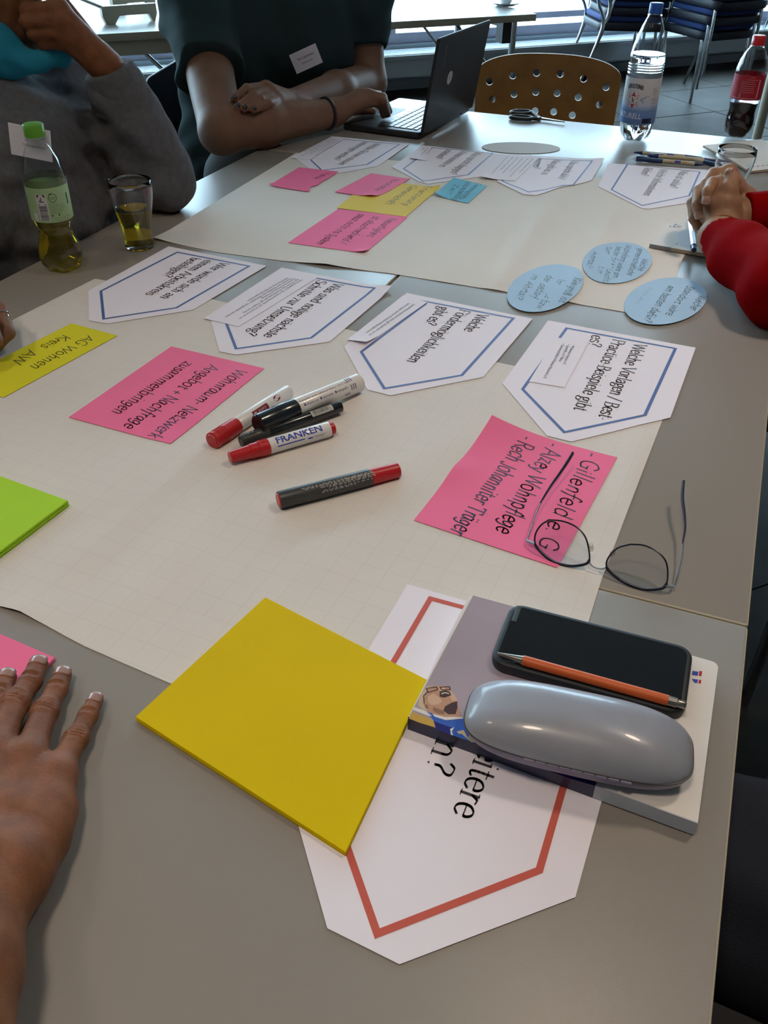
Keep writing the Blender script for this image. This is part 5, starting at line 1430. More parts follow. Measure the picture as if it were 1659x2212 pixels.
# ------------------------------------------------------------------ people
m_skin = mat('skin_warm', (.22, .085, .040), .55, spec=.22, var=.16, var_scale=55, bump=.22, bump_scale=420, sss=.12, detail=4)
m_skin2 = mat('skin_fair', (.30, .165, .10), .52, spec=.3, var=.08, var_scale=30, bump=.12, bump_scale=400, sss=.12)
m_skin3 = mat('skin_tan', (.21, .11, .07), .52, spec=.3, var=.06, var_scale=30, bump=.10, bump_scale=400, sss=.12)
m_nail = mat('fingernail', (.36, .20, .16), .28, coat=.3)
m_nail_tip = mat('nail_tip', (.44, .34, .28), .3)
m_darkpolish = mat('dark_nail_polish', (.02, .008, .014), .15, coat=.6)
m_gold_ring = mat('gold_ring', (.75, .48, .16), .22, metal=1)
m_silver_ring = mat('silver_ring', (.75, .75, .76), .15, metal=1)
m_hoodie = mat('grey_sweatshirt', (.115, .115, .125), .9, var=.10, var_scale=90, bump=.25, bump_scale=700, spec=.1)
m_tee = mat('dark_green_cotton', (.026, .045, .047), .9, bump=.2, bump_scale=600, spec=.1)
m_redk = mat('red_knit', (.22, .0008, .002), .85, bump=.2, bump_scale=500, spec=.03)
m_jeans = mat('dark_navy_trousers', (.012, .015, .026), .9, bump=.3, bump_scale=500)
m_greyjeans = mat('dark_grey_trousers', (.05, .055, .06), .9, bump=.3, bump_scale=500)
m_turq = mat('turquoise_scarf', (.01, .22, .34), .8, bump=.15, bump_scale=300)
m_hairdk = mat('brown_hair', (.05, .03, .02), .55, bump=.6, bump_scale=250)
m_shoe = mat('black_shoe', (.015, .015, .016), .5)

def A3(v): return np.array(v, float)
def nail(tip, prev, upv, r, parent, w=.72, ln=.0105, off=.001, m=None, white=True):
    """curved nail plate on the back of the last finger segment"""
    tip, prev = Vector(tip), Vector(prev); d = (tip - prev).normalized(); u = (Vector(upv) - d * d.dot(Vector(upv))).normalized(); s = d.cross(u)
    vs = []; nu, nv = 8, 7
    for j in range(nv + 1):
        v = j / nv
        ww = w * (1 - .35 * abs(2 * v - 1) ** 4)
        for i in range(nu + 1):
            a = (2 * i / nu - 1) * R_(62) * ww / .72
            z = r * 1.035 - .0012 * max(0, v - .75) ** 2 * 8
            e = off + r * .55 - ln + ln * v
            drop = max(0, e) ** 2 / (2 * r) * .55
            vs.append(tip + d * e + s * math.sin(a) * z + u * (math.cos(a) * z - drop))
    fs = [(j * (nu + 1) + i, j * (nu + 1) + i + 1, (j + 1) * (nu + 1) + i + 1, (j + 1) * (nu + 1) + i) for j in range(nv) for i in range(nu)]
    fm = [1 if (white and f // nu == nv - 1) else 0 for f in range(len(fs))]
    o = obj('fingernail', vs, fs, None, parent, smooth=True, mats=[m or m_nail, m_nail_tip], fmat=fm)
    sm = o.modifiers.new('thickness', 'SOLIDIFY'); sm.thickness = .0005; sm.offset = 0
    return o
def groove(b, c, d, up, r, dx, w=.0007, span=48):
    """skin crease across the back of a finger"""
    d = Vector(d).normalized(); u = (Vector(up) - d * d.dot(Vector(up))).normalized(); s = d.cross(u); c = Vector(c) + d * dx
    p = [c + (s * math.sin(R_(a)) + u * math.cos(R_(a))) * r for a in (-span, -span / 2, 0, span / 2, span)]
    for i in range(4): b.cap(A3(p[i]), A3(p[i + 1]), w, w, k=.0016, cut=True)
def ring(name, c, axis, r, t, m, parent, flat=None):
    c, ax = Vector(c), Vector(axis).normalized(); a = ax.orthogonal().normalized(); b = ax.cross(a); mb = MB()
    mb.tube([c + (a * math.cos(k * .2618) + b * math.sin(k * .2618)) * r for k in range(25)], t, 8, cap=False); return mb.build(name, m, parent)
def head(b, chin, fwd, up=(0, 0, 1), sc=1.0, neck_to=None):
    """adds a head with face to a body; chin is the point of the chin"""
    f = Vector(fwd).normalized(); u = Vector(up); u = (u - f * u.dot(f)).normalized(); l = u.cross(f)
    O = Vector(chin)
    def q(x, y, z): return A3(O + (l * x + f * y + u * z) * sc)
    ax = [A3(l), A3(f), A3(u)]
    b.ell(q(0, -.085, .135), (.076 * sc, .098 * sc, .102 * sc), ax, k=.02)      # cranium
    b.ell(q(0, -.045, .075), (.064 * sc, .062 * sc, .085 * sc), ax, k=.02)      # face
    b.cap(q(0, -.012, .012), q(-.048, -.075, .045), .017 * sc, .02 * sc, k=.02); b.cap(q(0, -.012, .012), q(.048, -.075, .045), .017 * sc, .02 * sc, k=.02)   # jaw
    b.cap(q(0, .014, .112), q(0, .028, .072), .008 * sc, .012 * sc, k=.012)     # nose
    b.ell(q(-.012, .016, .068), (.009 * sc,) * 3, ax, k=.008); b.ell(q(.012, .016, .068), (.009 * sc,) * 3, ax, k=.008)
    b.cap(q(-.034, .006, .122), q(.034, .006, .122), .009 * sc, .009 * sc, k=.015)   # brow
    for s in (-1, 1):
        b.ell(q(s * .032, .016, .108), (.016 * sc, .012 * sc, .009 * sc), ax, k=.008, cut=True)
        b.ell(q(s * .032, .0, .108), (.0125 * sc,) * 3, ax, k=.003)
        b.ell(q(s * .074, -.085, .098), (.008 * sc, .019 * sc, .031 * sc), ax, k=.008)
    b.cap(q(-.020, .008, .043), q(.020, .008, .043), .0075 * sc, .0075 * sc, k=.008)
    b.cap(q(-.022, .013, .0395), q(.022, .013, .0395), .0016 * sc, .0016 * sc, k=.002, cut=True)
    b.cap(q(-.016, .006, .034), q(.016, .006, .034), .0075 * sc, .0075 * sc, k=.008)
    if neck_to is not None: b.cap(q(0, -.075, .045), A3(neck_to), .056 * sc, .062 * sc, k=.03)
    return q, ax
def hair(b, q, ax, sc=1.0, longer=0.0):
    b.ell(q(0, -.095, .145), (.083 * sc, .098 * sc, .100 * sc), ax, k=.01)
    b.ell(q(0, -.12, .10), (.080 * sc, .070 * sc, (.085 + longer) * sc), ax, k=.02)
    b.ell(q(0, .045, .085), (.085 * sc, .085 * sc, .085 * sc), ax, k=.012, cut=True)
def box_of(pts, pad):
    p = np.array([A3(x) for x in pts]); return p.min(0) - pad, p.max(0) + pad

# ---- right hand of the neighbour, lower left
t = thing('person', 'bare forearm with right hand spread flat on the near table, lower left', 'person', P(40, 1760).to_tuple())
b = Body(.009)
def hp(x, y, z): return P(x, y, T + z)
# finger: pixel spots of tip, end joint, middle joint, knuckle with heights, radii
FING = {
 'little': ([(206, 1513, .0082), (190, 1546, .0100), (164, 1597, .0128), (120, 1676, .0190)], [.0064, .0071, .0080, .0108]),
 'ring': ([(135, 1459, .0092), (122, 1490, .0112), (97, 1538, .0150), (60, 1640, .0225)], [.0075, .0081, .0092, .0120]),
 'middle': ([(83, 1436, .0125), (67, 1471, .0140), (34, 1518, .0175), (-14, 1628, .0245)], [.0078, .0084, .0095, .0124]),
 'index': ([(15, 1464, .0125), (-1, 1497, .0140), (-32, 1541, .0170), (-78, 1640, .0235)], [.0077, .0083, .0094, .0122])}
KN = {}
wr = [hp(40, 1880, .026), hp(8, 1885, .028), hp(-40, 1880, .029), hp(-85, 1870, .028)]
for (nm, (pp, rr)), w in zip(FING.items(), wr):
    ps = [hp(*p) for p in pp]; KN[nm] = (ps, rr)
    b.chain([A3(p) for p in ps], rr, k=.0045)
    b.ell(A3(ps[2] + Vector((0, 0, .0012))), (rr[2] * 1.04,) * 3, k=.005)            # knuckle
    b.cap(A3(ps[3]), A3(ps[3].lerp(w, .55)), rr[3], .0150, k=.011); b.cap(A3(ps[3].lerp(w, .55)), A3(w), .0150, .0185, k=.012)
    b.cap(A3(ps[3] + Vector((0, 0, rr[3] * .55))), A3(w + Vector((0, 0, .012))), .0042, .003, k=.010)   # tendon
b.chain([A3(hp(118, 1690, .016)), A3(hp(110, 1755, .0165)), A3(hp(84, 1818, .019)), A3(hp(20, 1895, .026))], [.0125, .0150, .0165, .0215], k=.012)   # outer edge of the palm
b.chain([A3(hp(-90, 1850, .025)), A3(hp(-140, 1740, .02)), A3(hp(-150, 1660, .014)), A3(hp(-135, 1600, .012))], [.017, .013, .0105, .0085], k=.01)          # thumb
b.chain([A3(hp(8, 1885, .028)), A3(hp(-52, 1985, .034)), A3(hp(-92, 2110, .040)), A3(hp(-150, 2300, .044)), A3(Vector((-.33, -.06, T + .055)))], [.0235, .0255, .032, .037, .041], k=.015)
b.chain([A3(hp(-60, 1885, .029)), A3(hp(-110, 1995, .034)), A3(hp(-150, 2110, .042))], [.0235, .026, .033], k=.02)
b.chain([A3(Vector((-.33, -.06, T + .055))), A3(Vector((-.52, -.22, T + .30)))], [.045, .058], k=.02)
for nm, (ps, rr) in KN.items():
    d = ps[1] - ps[2]
    for dx in (-.0042, -.0014, .0014, .0042): groove(b, ps[2] + Vector((0, 0, .0012)), d, (0, 0, 1), rr[2] * 1.06, dx, .0006, 52)
    for dx in (-.0012, .0012): groove(b, ps[1], ps[0] - ps[1], (0, 0, 1), rr[1] * 1.01, dx, .0005, 48)
qD, axD = head(b, (-.71, -.17, 1.15), (.75, .6, -.25), (0, 0, 1), 1.0, (-.76, -.26, 1.04)); b.chain([A3((-.76, -.26, 1.04)), A3((-.75, -.28, .8))], [.06, .09])
lo, hi = box_of([p for ps, rr in KN.values() for p in ps] + [hp(150, 1890, .0), hp(-160, 1890, .05)], .014)
lo2, hi2 = box_of([hp(60, 1900, .0), hp(-160, 2480, .07)], .03)
hD = Body(.01); hair(hD, qD, axD); body_obj('hair', hD, .009, m_hairdk, t)
hand = body_obj('body', b, .007, m_skin, t, fine=[(.0013, np.minimum(lo, lo2), np.maximum(hi, hi2))])
for nm, (ps, rr) in KN.items(): nail(ps[0], ps[1], (0, -.25, 1), rr[0], hand, w=.80, ln=.0112, off=.0015)
slv = Body(.02); slv.chain([A3(Vector((-.40, -.12, T + .15))), A3(Vector((-.54, -.24, T + .34))), A3(Vector((-.68, -.26, T + .36)))], [.062, .085, .10]); slv.chain([A3((-.75, -.28, .92)), A3((-.74, -.30, .50))], [.17, .19], flat=((.5, .5, 0), .8))
slv.chain([A3((-.78, -.20, .50)), A3((-.42, .10, .48)), A3((-.36, .14, .06))], [.09, .075, .05])
body_obj('shirt', slv, .012, m_jeans, t)

# ---- hand with a ring at the left edge
t = thing('person', 'hand with a stone ring closed in a loose fist above the lemon card', 'person', P(-20, 740).to_tuple())
b = Body(.008)
def ep(x, y, z): return P(x, y, T + z)
fi = [[ep(-45, 640, .048), ep(2, 672, .044), ep(16, 718, .030), ep(-8, 748, .018)], [ep(-60, 655, .052), ep(-22, 690, .056), ep(-12, 735, .036), ep(-35, 760, .02)], [ep(-85, 668, .05), ep(-55, 705, .058), ep(-45, 748, .036), ep(-65, 772, .02)], [ep(-100, 680, .045), ep(-85, 715, .052), ep(-78, 755, .034), ep(-95, 775, .02)]]
for f in fi:
    b.chain([A3(p) for p in f], [.0118, .0105, .0096, .0085], k=.005); b.cap(A3(f[0]), A3(ep(-150, 690, .045)), .013, .019, k=.012)
b.chain([A3(ep(-140, 740, .03)), A3(ep(-90, 785, .022)), A3(ep(-45, 790, .016))], [.014, .0115, .0092], k=.008)
b.chain([A3(ep(-150, 690, .045)), A3(ep(-230, 710, .05)), A3(ep(-420, 760, .075)), A3(Vector((-.98, 1.16, T + .10)))], [.026, .026, .038, .045], k=.015)
b.chain([A3(Vector((-.98, 1.16, T + .10))), A3(Vector((-1.06, 1.20, T + .34)))], [.046, .06])
qE, axE = head(b, (-1.06, 1.09, 1.19), (.9, -.35, -.2), (0, 0, 1), 1.0, (-1.13, 1.14, 1.10)); b.chain([A3((-1.13, 1.14, 1.10)), A3((-1.14, 1.16, .85))], [.06, .09])
lo, hi = box_of([p for f in fi for p in f] + [ep(-200, 700, .05)], .02)
hE = Body(.01); hair(hE, qE, axE); body_obj('hair', hE, .009, m_hairdk, t)
hd_ = body_obj('body', b, .008, m_skin3, t, fine=[(.0018, lo, hi)])
rc_ = fi[0][1].lerp(fi[0][2], .30); rd = (fi[0][2] - fi[0][1]).normalized()
rg_ = ring('ring', rc_, rd, .0108, .0008, m_silver_ring, hd_)
mb = MB(); sp_ = rc_ + Vector((.0085, -.0055, .004)); mb.lathe([(0, -.003), (.0034, -.001), (.0030, .0012), (.0018, .002), (0, .002)], sp_, (sp_ - rc_).normalized(), 8); mb.build('ring_stone', thin_glass('ring_crystal', (.85, .9, .9), .05, .35), rg_, smooth=False)
sl = Body(.02); sl.chain([A3((-1.00, 1.17, T + .16)), A3((-1.07, 1.21, T + .36)), A3((-1.12, 1.22, .98))], [.062, .08, .09]); sl.chain([A3((-1.14, 1.16, 1.0)), A3((-1.16, 1.14, .50))], [.15, .17], flat=((1, -.3, 0), .75)); sl.chain([A3((-1.12, 1.20, .5)), A3((-.80, 1.08, .49)), A3((-.76, 1.06, .06))], [.085, .07, .05])
body_obj('shirt', sl, .013, m_greyjeans, t)

# ---- person in grey sweatshirt, left
t = thing('person', 'person in grey sweatshirt leaning an elbow on the table, hand at chin', 'person', ST(.60, 1.36, 0).to_tuple())
b = Body(.012)
elb = P(338, 378, T + .062)
wri = D(232, 145, elb.y - .035)
hy = wri.y
def ap(x, y, dy=0.0): return D(x, y, hy + dy)
chin = ap(64, 122, .012)
fwd = Vector((.90, -.42, -.10))
neck = ST(.595, 1.35, .92)
q, hax = head(b, chin, fwd, (.12, .0, 1), 1.0, neck)
b.chain([A3(elb), A3(elb.lerp(wri, .5)), A3(wri)], [.045, .041, .029], k=.02)
mcp = [ap(128, 18, -.01), ap(134, 45, -.02), ap(140, 70, -.02), ap(150, 92, -.012)]
pip = [ap(58, 22, -.028), ap(56, 47, -.034), ap(72, 72, -.030), ap(90, 94, -.022)]
dip = [ap(62, 12, .012), ap(60, 45, .006), ap(76, 70, .008), ap(94, 92, .010)]
rr = [.0112, .0114, .0110, .0098]
for i in range(4):
    b.chain([A3(mcp[i]), A3(pip[i]), A3(dip[i])], [rr[i] * 1.12, rr[i], rr[i] * .9], k=.0035)
    b.cap(A3(mcp[i]), A3(wri.lerp(mcp[i], .25)), .0145, .021, k=.014)
    b.cap(A3(mcp[i] + (wri - mcp[i]) * .02 + Vector((.003, -.008, .004))), A3(wri + Vector((.004, -.016, .006))), .004, .003, k=.008)
b.chain([A3(wri.lerp(mcp[0], .35) + Vector((0, .02, 0))), A3(ap(120, -12, .03)), A3(ap(86, -48, .035))], [.015, .0125, .0105], k=.01)
shl, shr = ST(.80, 1.36, .905), ST(.43, 1.37, .885)
b.chain([A3(elb), A3(shl), A3(neck + Vector((0, 0, -.12))), A3(shr + Vector((0, 0, -.03)))], [.042, .045, .045, .04], k=.02)
b.chain([A3(neck + Vector((0, 0, -.10))), A3(ST(.61, 1.36, .55))], [.06, .11], k=.02)
lo, hi = box_of(mcp + pip + dip + [wri, chin, ap(120, -50)], .03)
bodyA = body_obj('body', b, .009, m_skin, t, fine=[(.0026, lo, hi)])
hb = Body(.01); hair(hb, q, hax); body_obj('hair', hb, .006, m_hairdk, t)
mb = MB()
for s in (-1, 1):
    mb.lathe([(0, -.0126), (.006, -.011), (.0095, -.0085), (.011, -.006)], Vector(q(s * .032, .0, .108)), Vector(-fwd), 14)
mb.build('eyes', mat('eye_white', (.7, .68, .66), .2), bodyA)
# sweatshirt
h = Body(.03)
h.chain([A3(elb + Vector((.004, -.004, -.004))), A3(elb.lerp(wri, .40)), A3(elb.lerp(wri, .72)), A3(elb.lerp(wri, .93))], [.062, .056, .050, .040], k=.03)
h.cap(A3(elb), A3(shl), .064, .080, k=.03)
h.chain([A3(shl), A3(neck + Vector((0, 0, -.135))), A3(shr)], [.085, .105, .085], k=.05)
h.chain([A3(ST(.61, 1.33, .83)), A3(ST(.60, 1.325, .74)), A3(ST(.60, 1.345, .55))], [.165, .172, .165], k=.05, flat=(tuple(A3(Vector((E2.x, E2.y, 0)))), .84))
h.chain([A3(ST(.72, 1.335, .80)), A3(ST(.72, 1.335, .60))], [.115, .12], k=.05)
h.chain([A3(ST(.48, 1.34, .79)), A3(ST(.48, 1.34, .60))], [.12, .125], k=.05)
h.chain([A3(shr), A3(ST(.30, 1.33, .76)), A3(ST(.36, 1.22, .655))], [.078, .064, .054], k=.03)
h.cap(A3(neck + Vector((0, 0, .035))), A3(chin + Vector((-.08, .05, .14))), .050, .050, k=.02, cut=True)
wf = noise_folds([((.6, -.3, .9), .085, .0050), ((.9, .2, -.5), .12, .0070), ((-.2, .5, 1), .05, .0034), ((1, .5, .25), .07, .0042), ((.3, -.8, .4), .038, .0018)], 3)
cuffp, cuffn = A3(elb.lerp(wri, .97)), A3((wri - elb).normalized())
def clipA(X):
    near = np.linalg.norm(X - cuffp, axis=-1) < .09
    return np.where(near, (X - cuffp) @ cuffn, -1.0)
body_obj('sweatshirt', h, .0062, m_hoodie, t, warp=wf, clip=clipA)
# ribbed cuff band
cu = Body(.004); cu.cap(A3(elb.lerp(wri, .66)), A3(elb.lerp(wri, .985)), .0555, .0450)
cfa, cfb = A3(elb.lerp(wri, .66)), A3(elb.lerp(wri, .985))
body_obj('cuff', cu, .0045, m_hoodie, t, clip=lambda X: np.maximum(cfa @ cuffn - X @ cuffn, X @ cuffn - cfb @ cuffn))
# turquoise scarf: folded cloth wrapped round the neck
sb = Body(.012)
sv = [ap(-110, 40, .06), ap(-60, 78, -.02), ap(-8, 105, -.045), ap(40, 133, -.045), ap(90, 134, -.03), ap(132, 118, .01), ap(150, 95, .06)]
sb.chain([A3(p) for p in sv], [.040, .042, .040, .022, .014, .018, .016], k=.012)
sb.chain([A3(ap(-70, 110, -.01)), A3(ap(2, 128, -.05)), A3(ap(58, 138, -.045))], [.038, .030, .012], k=.012)
body_obj('scarf', sb, .0045, m_turq, t, warp=noise_folds([((.5, .3, 1), .03, .0016)], 5))
tr = Body(.03)
for s in (.50, .71): tr.chain([A3(ST(s, 1.40, .53)), A3(ST(s, 1.02, .55)), A3(ST(s, .98, .10))], [.095, .075, .052]); tr.chain([A3(ST(s, .98, .05)), A3(ST(s, .84, .045))], [.045, .04])
body_obj('trousers', tr, .014, m_jeans, t)
# name card on the chest, seen through the bottle
bc = D(66, 308, ST(.50, 1.165, .9).y - .055); bx = Vector((E1.x, E1.y, 0)) * .5 + Vector((.5, 0, 0)); bx.normalize(); bz = Vector((.12, .0, 1)).normalized()
def badge(parent, c, ax, az, w, hgt, lines, mink):
    n = ax.cross(az).normalized(); mb = MB(); mb.box(c, ax * w / 2, az * hgt / 2, n * .0006); o = mb.build('name_card', m_white, parent, smooth=False)
    s = 1 if n.dot(CAMP - c) > 0 else -1
    mb = MB()
    for tx, u, v, hh, ww in lines: typeset(mb, tx, lambda x, y: c + ax * (u + x) + az * (v + y) + n * s * .0009, hh, ww)
    mb.build('name_card_print', mink, o, smooth=False); return o

badge(t, bc, (D(100, 330, bc.y) - D(40, 318, bc.y)).normalized(), (D(62, 300, bc.y) - D(66, 340, bc.y)).normalized(), .062, .046, [('Ortsbürgermeister', -.012, -.006, .004, .034)], m_grey_ink)

# ---- person in dark green T-shirt behind the laptop
t = thing('person', 'person in dark green T-shirt with crossed arms, one hand on the laptop', 'person', (-.33, 2.80, 0))
b = Body(.012)
e1 = P(478, 283, T + .052); w1 = P(722, 243, T + .046)
def bp(x, y, yy): return D(x, y, yy)
kn = [P(775, 203, T + .080), P(790, 203, T + .080), P(800, 209, T + .074), P(800, 220, T + .064)]
pp = [P(818, 205, T + .076), P(828, 210, T + .074), P(828, 218, T + .068), P(822, 224, T + .06)]
tp = [P(836, 236, T + .035), P(842, 241, T + .032), P(838, 248, T + .028), P(828, 250, T + .026)]
for i in range(4):
    b.cap(A3(w1), A3(kn[i]), .021, .0125, k=.012); b.chain([A3(kn[i]), A3(pp[i]), A3(tp[i])], [.0118, .0098, .0078], k=.004)
b.chain([A3(P(750, 240, T + .04)), A3(P(785, 238, T + .030)), A3(P(806, 240, T + .026))], [.013, .0105, .0088], k=.006)
b.chain([A3(e1), A3(e1.lerp(w1, .35)), A3(w1)], [.046, .049, .031], k=.02)
sh1 = bp(425, 15, 2.47); b.cap(A3(e1), A3(sh1), .050, .066, k=.02)
e2 = bp(795, 178, 2.70); sh2 = bp(775, -5, 2.78); b.cap(A3(e2), A3(sh2), .050, .06, k=.02)
hw = bp(630, 222, 2.29); b.chain([A3(e2), A3(e2.lerp(hw, .45)), A3(hw)], [.050, .047, .030], k=.02)
f2 = [[(574, 188, 2.215), (532, 191, 2.150), (506, 213, 2.112)], [(582, 196, 2.210), (546, 206, 2.132), (513, 231, 2.093)], [(592, 206, 2.210), (562, 215, 2.132), (528, 234, 2.095)], [(602, 215, 2.215), (580, 223, 2.142), (548, 237, 2.103)]]
F2 = []
for f in f2:
    ps = [bp(*p) for p in f]; F2.append(ps); b.chain([A3(p) for p in ps], [.0118, .0102, .0084], k=.004); b.cap(A3(hw), A3(ps[0]), .022, .0135, k=.012)
nk = bp(600, -35, 2.72); chinB = bp(596, 4, 2.60)
q, hax = head(b, chinB, Vector((.15, -.93, -.35)), (0, -.2, 1), 1.0, nk + Vector((0, .03, -.03)))
b.chain([A3(sh1), A3(nk + Vector((0, .02, -.10))), A3(sh2)], [.06, .08, .06], k=.03); b.chain([A3(nk + Vector((0, .02, -.1))), A3((-.30, 2.80, .55))], [.11, .14], k=.03)
lo, hi = box_of(kn + pp + tp + [w1], .022); lo2, hi2 = box_of([p for f in F2 for p in f] + [hw], .03); lo3, hi3 = box_of([chinB + Vector((0, 0, -.02)), chinB + Vector((.03, -.03, .09))], .07)
lo, hi = np.minimum(np.minimum(lo, lo2), A3((-.60, 1.98, .72))), np.maximum(np.maximum(hi, hi2), A3((.08, 2.92, 1.05)))
bodyB = body_obj('body', b, .0075, m_skin3, t, fine=[(.004, lo, hi)])
for ps in F2: nail(ps[2], ps[1], Vector((-.15, -.8, .75)), .0084, bodyB, ln=.009, m=m_darkpolish, white=False)
hb = Body(.01); hair(hb, q, hax); body_obj('hair', hb, .007, m_hairdk, t)
ring('bracelet', e1.lerp(w1, .925), (w1 - e1), .0355, .0042, m_blackpl, t)
# T-shirt
h = Body(.03); sd1 = (e1 - sh1)
h.cap(A3(sh1), A3(sh1 + sd1 * .60), .088, .080, k=.03); h.cap(A3(sh2), A3(sh2 + (e2 - sh2) * .60), .080, .074, k=.03)
h.chain([A3(sh1), A3(nk + Vector((0, .02, -.13))), A3(sh2)], [.082, .11, .082], k=.06)
tc0 = (sh1 + sh2) / 2 + Vector((.0, .02, -.10)); fd = tuple(A3(Vector((.1, -1, 0)).normalized()))
h.chain([A3(tc0), A3(tc0 + Vector((-.05, .04, -.18))), A3((-.36, 2.80, .52))], [.185, .185, .19], k=.06, flat=(fd, .72))
h.chain([A3(sh1 + Vector((.05, .06, -.10))), A3((-.47, 2.70, .60))], [.12, .14], k=.06)
h.cap(A3(chinB + Vector((0, .03, .035))), A3(chinB + Vector((0, .12, .16))), .058, .075, k=.01, cut=True)
ha, hn = A3(sh1 + sd1 * .56), A3(sd1.normalized()); hb_, hn2 = A3(sh2 + (e2 - sh2) * .60), A3((e2 - sh2).normalized())
def clipB(X):
    d1 = np.where(np.linalg.norm(X - ha, axis=-1) < .125, (X - ha) @ hn, -1.0); d2 = np.where(np.linalg.norm(X - hb_, axis=-1) < .10, (X - hb_) @ hn2, -1.0)
    return np.maximum(d1, d2)
wf = noise_folds([((.3, .2, 1), .10, .005), ((1, .2, .4), .09, .0045), ((-.6, .3, 1), .06, .0028)], 11)
body_obj('t_shirt', h, .0068, m_tee, t, warp=wf, clip=clipB)
tr = Body(.03)
tr.chain([A3((-.40, 2.78, .53)), A3((-.40, 2.40, .60)), A3((-.28, 2.28, .57)), A3((-.25, 2.24, .10))], [.10, .085, .07, .052]); tr.chain([A3((-.24, 2.86, .53)), A3((-.06, 2.50, .57)), A3((-.04, 2.46, .1))], [.10, .075, .052])
for c in ((-.25, 2.24), (-.04, 2.46)): tr.chain([A3((c[0], c[1], .05)), A3((c[0] + .06, c[1] - .12, .045))], [.045, .04])
body_obj('trousers', tr, .014, m_greyjeans, t)
bcB = bp(661, 127, 2.485); axb = (bp(690, 111, 2.485) - bp(631, 138, 2.485)).normalized(); azb = (bp(647, 108, 2.485) - bp(655, 145, 2.485)); azb = (azb - axb * azb.dot(axb)).normalized()
badge(t, bcB, axb, azb, .074, .047, [('Kai Lammers', -.022, .003, .0066, .046), ('Gemeinde', -.014, -.008, .004, .030)], m_ink)

# ---- person in red, right
t = thing('person', 'person in red sleeves with clasped hands resting on the beige notepad', 'person', ST(1.0, -.32, 0).to_tuple())
b = Body(.01)
yb = P(1513, 505, T + .022).y
def cp(x, y, dy): return D(1420 + x / 6.146, 300 + y / 6.146, yb + dy)
nw = cp(900, 1120, -.035)
b.chain([A3(nw), A3(cp(850, 900, -.035)), A3(cp(850, 760, -.02))], [.027, .030, .022], k=.012)
b.chain([A3(cp(900, 850, -.03)), A3(cp(935, 690, -.035)), A3(cp(1000, 560, -.02)), A3(cp(962, 452, -.015))], [.022, .0150, .0118, .0088], k=.008)
b.chain([A3(cp(1180, 1030, .05)), A3(cp(1090, 860, .045)), A3(cp(960, 640, .03))], [.029, .031, .024], k=.012)
b.cap(A3(cp(1040, 660, .01)), A3(cp(1110, 900, .02)), .014, .022, k=.012)
FC = [([(960, 440, .03), (740, 458, .02), (640, 600, -.01), (620, 700, -.025)], [.0095, .0092, .0085, .0078]),
      ([(930, 540, .01), (735, 585, -.025), (668, 700, -.055), (648, 812, -.062)], [.0098, .0098, .0090, .0078]),
      ([(700, 600, .02), (545, 690, -.012), (525, 880, -.048), (548, 1015, -.060)], [.0098, .0096, .0088, .0076]),
      ([(600, 720, .02), (462, 850, .0), (478, 1060, -.030), (572, 1235, -.040)], [.0095, .0088, .0080, .0070])]
FP = []
for pts, rr in FC:
    ps = [cp(*p) for p in pts]; FP.append((ps, rr)); b.chain([A3(p) for p in ps], rr, k=.0035); b.cap(A3(ps[0]), A3(cp(960, 700, .03)), .013, .022, k=.012)
b.cap(A3(cp(700, 760, .0)), A3(cp(760, 1000, -.005)), .027, .024, k=.012)
b.cap(A3(cp(620, 900, .0)), A3(cp(660, 1080, -.01)), .018, .015, k=.01)
nse = P(1700, 622, T + .055); fse = P(1735, 470, T + .055)
ca_, cb_ = P(1551, 512, T + .055), P(1618, 468, T + .058)
b.chain([A3(nw), A3(ca_), A3(nse)], [.027, .031, .04], k=.012); b.chain([A3(cp(1180, 1030, .05)), A3(cb_), A3(fse)], [.028, .031, .04], k=.012)
shN, shF = ST(.80, -.30, 1.02), ST(1.15, -.34, 1.02)
b.chain([A3(nse), A3(shN), A3(shF), A3(fse)], [.04, .05, .05, .04], k=.02); nk = ST(.98, -.32, 1.10)
q, hax = head(b, ST(.98, -.20, 1.16), Vector((-E1.y, E1.x, -.1)) , (0, 0, 1), 1.0, nk)
b.cap(A3(nk), A3(ST(.98, -.34, .6)), .08, .12, k=.03)
lo, hi = box_of([p for ps, rr in FP for p in ps] + [nw, cp(1180, 1030, .05)], .026)
bodyC = body_obj('body', b, .011, m_skin2, t, fine=[(.0022, lo, hi)])
for (ps, rr) in FP[1:]: nail(ps[3], ps[2], Vector((-.25, -.95, .35)), rr[3], bodyC, ln=.0115, off=.0035, w=.78)
tps = [cp(1000, 560, -.02), cp(962, 452, -.015)]; nail(tps[1], tps[0], Vector((-.2, -.9, .5)), .0088, bodyC, ln=.010, off=.002, w=.7)
ring('ring', FP[1][0][0].lerp(FP[1][0][1], .42), FP[1][0][1] - FP[1][0][0], .0104, .0011, m_gold_ring, bodyC)
hb = Body(.01); hair(hb, q, hax, longer=.08); body_obj('hair', hb, .009, m_hairdk, t)
h = Body(.03)
h.chain([A3(ca_ + (nse - ca_).normalized() * .012), A3(ca_.lerp(nse, .4)), A3(nse)], [.036, .047, .056], k=.02); h.cap(A3(nse), A3(shN), .056, .075)
h.chain([A3(cb_), A3(fse)], [.040, .054], k=.02); h.cap(A3(fse), A3(shF), .056, .075)
h.chain([A3(shN), A3(shF)], [.08, .08]); h.chain([A3(ST(.98, -.34, .92)), A3(ST(.98, -.36, .50))], [.17, .18], flat=(tuple(A3(Vector((E2.x, E2.y, 0)))), .75))
n1_, n2_ = A3((nse - ca_).normalized()), A3((fse - cb_).normalized()); nn1 = A3((cp(600, 1300, -.05) - cp(960, 1040, -.03)).normalized())
cut1, cut2 = A3(cp(775, 1160, -.05)), A3(cb_ + Vector((-.012, 0, 0)))
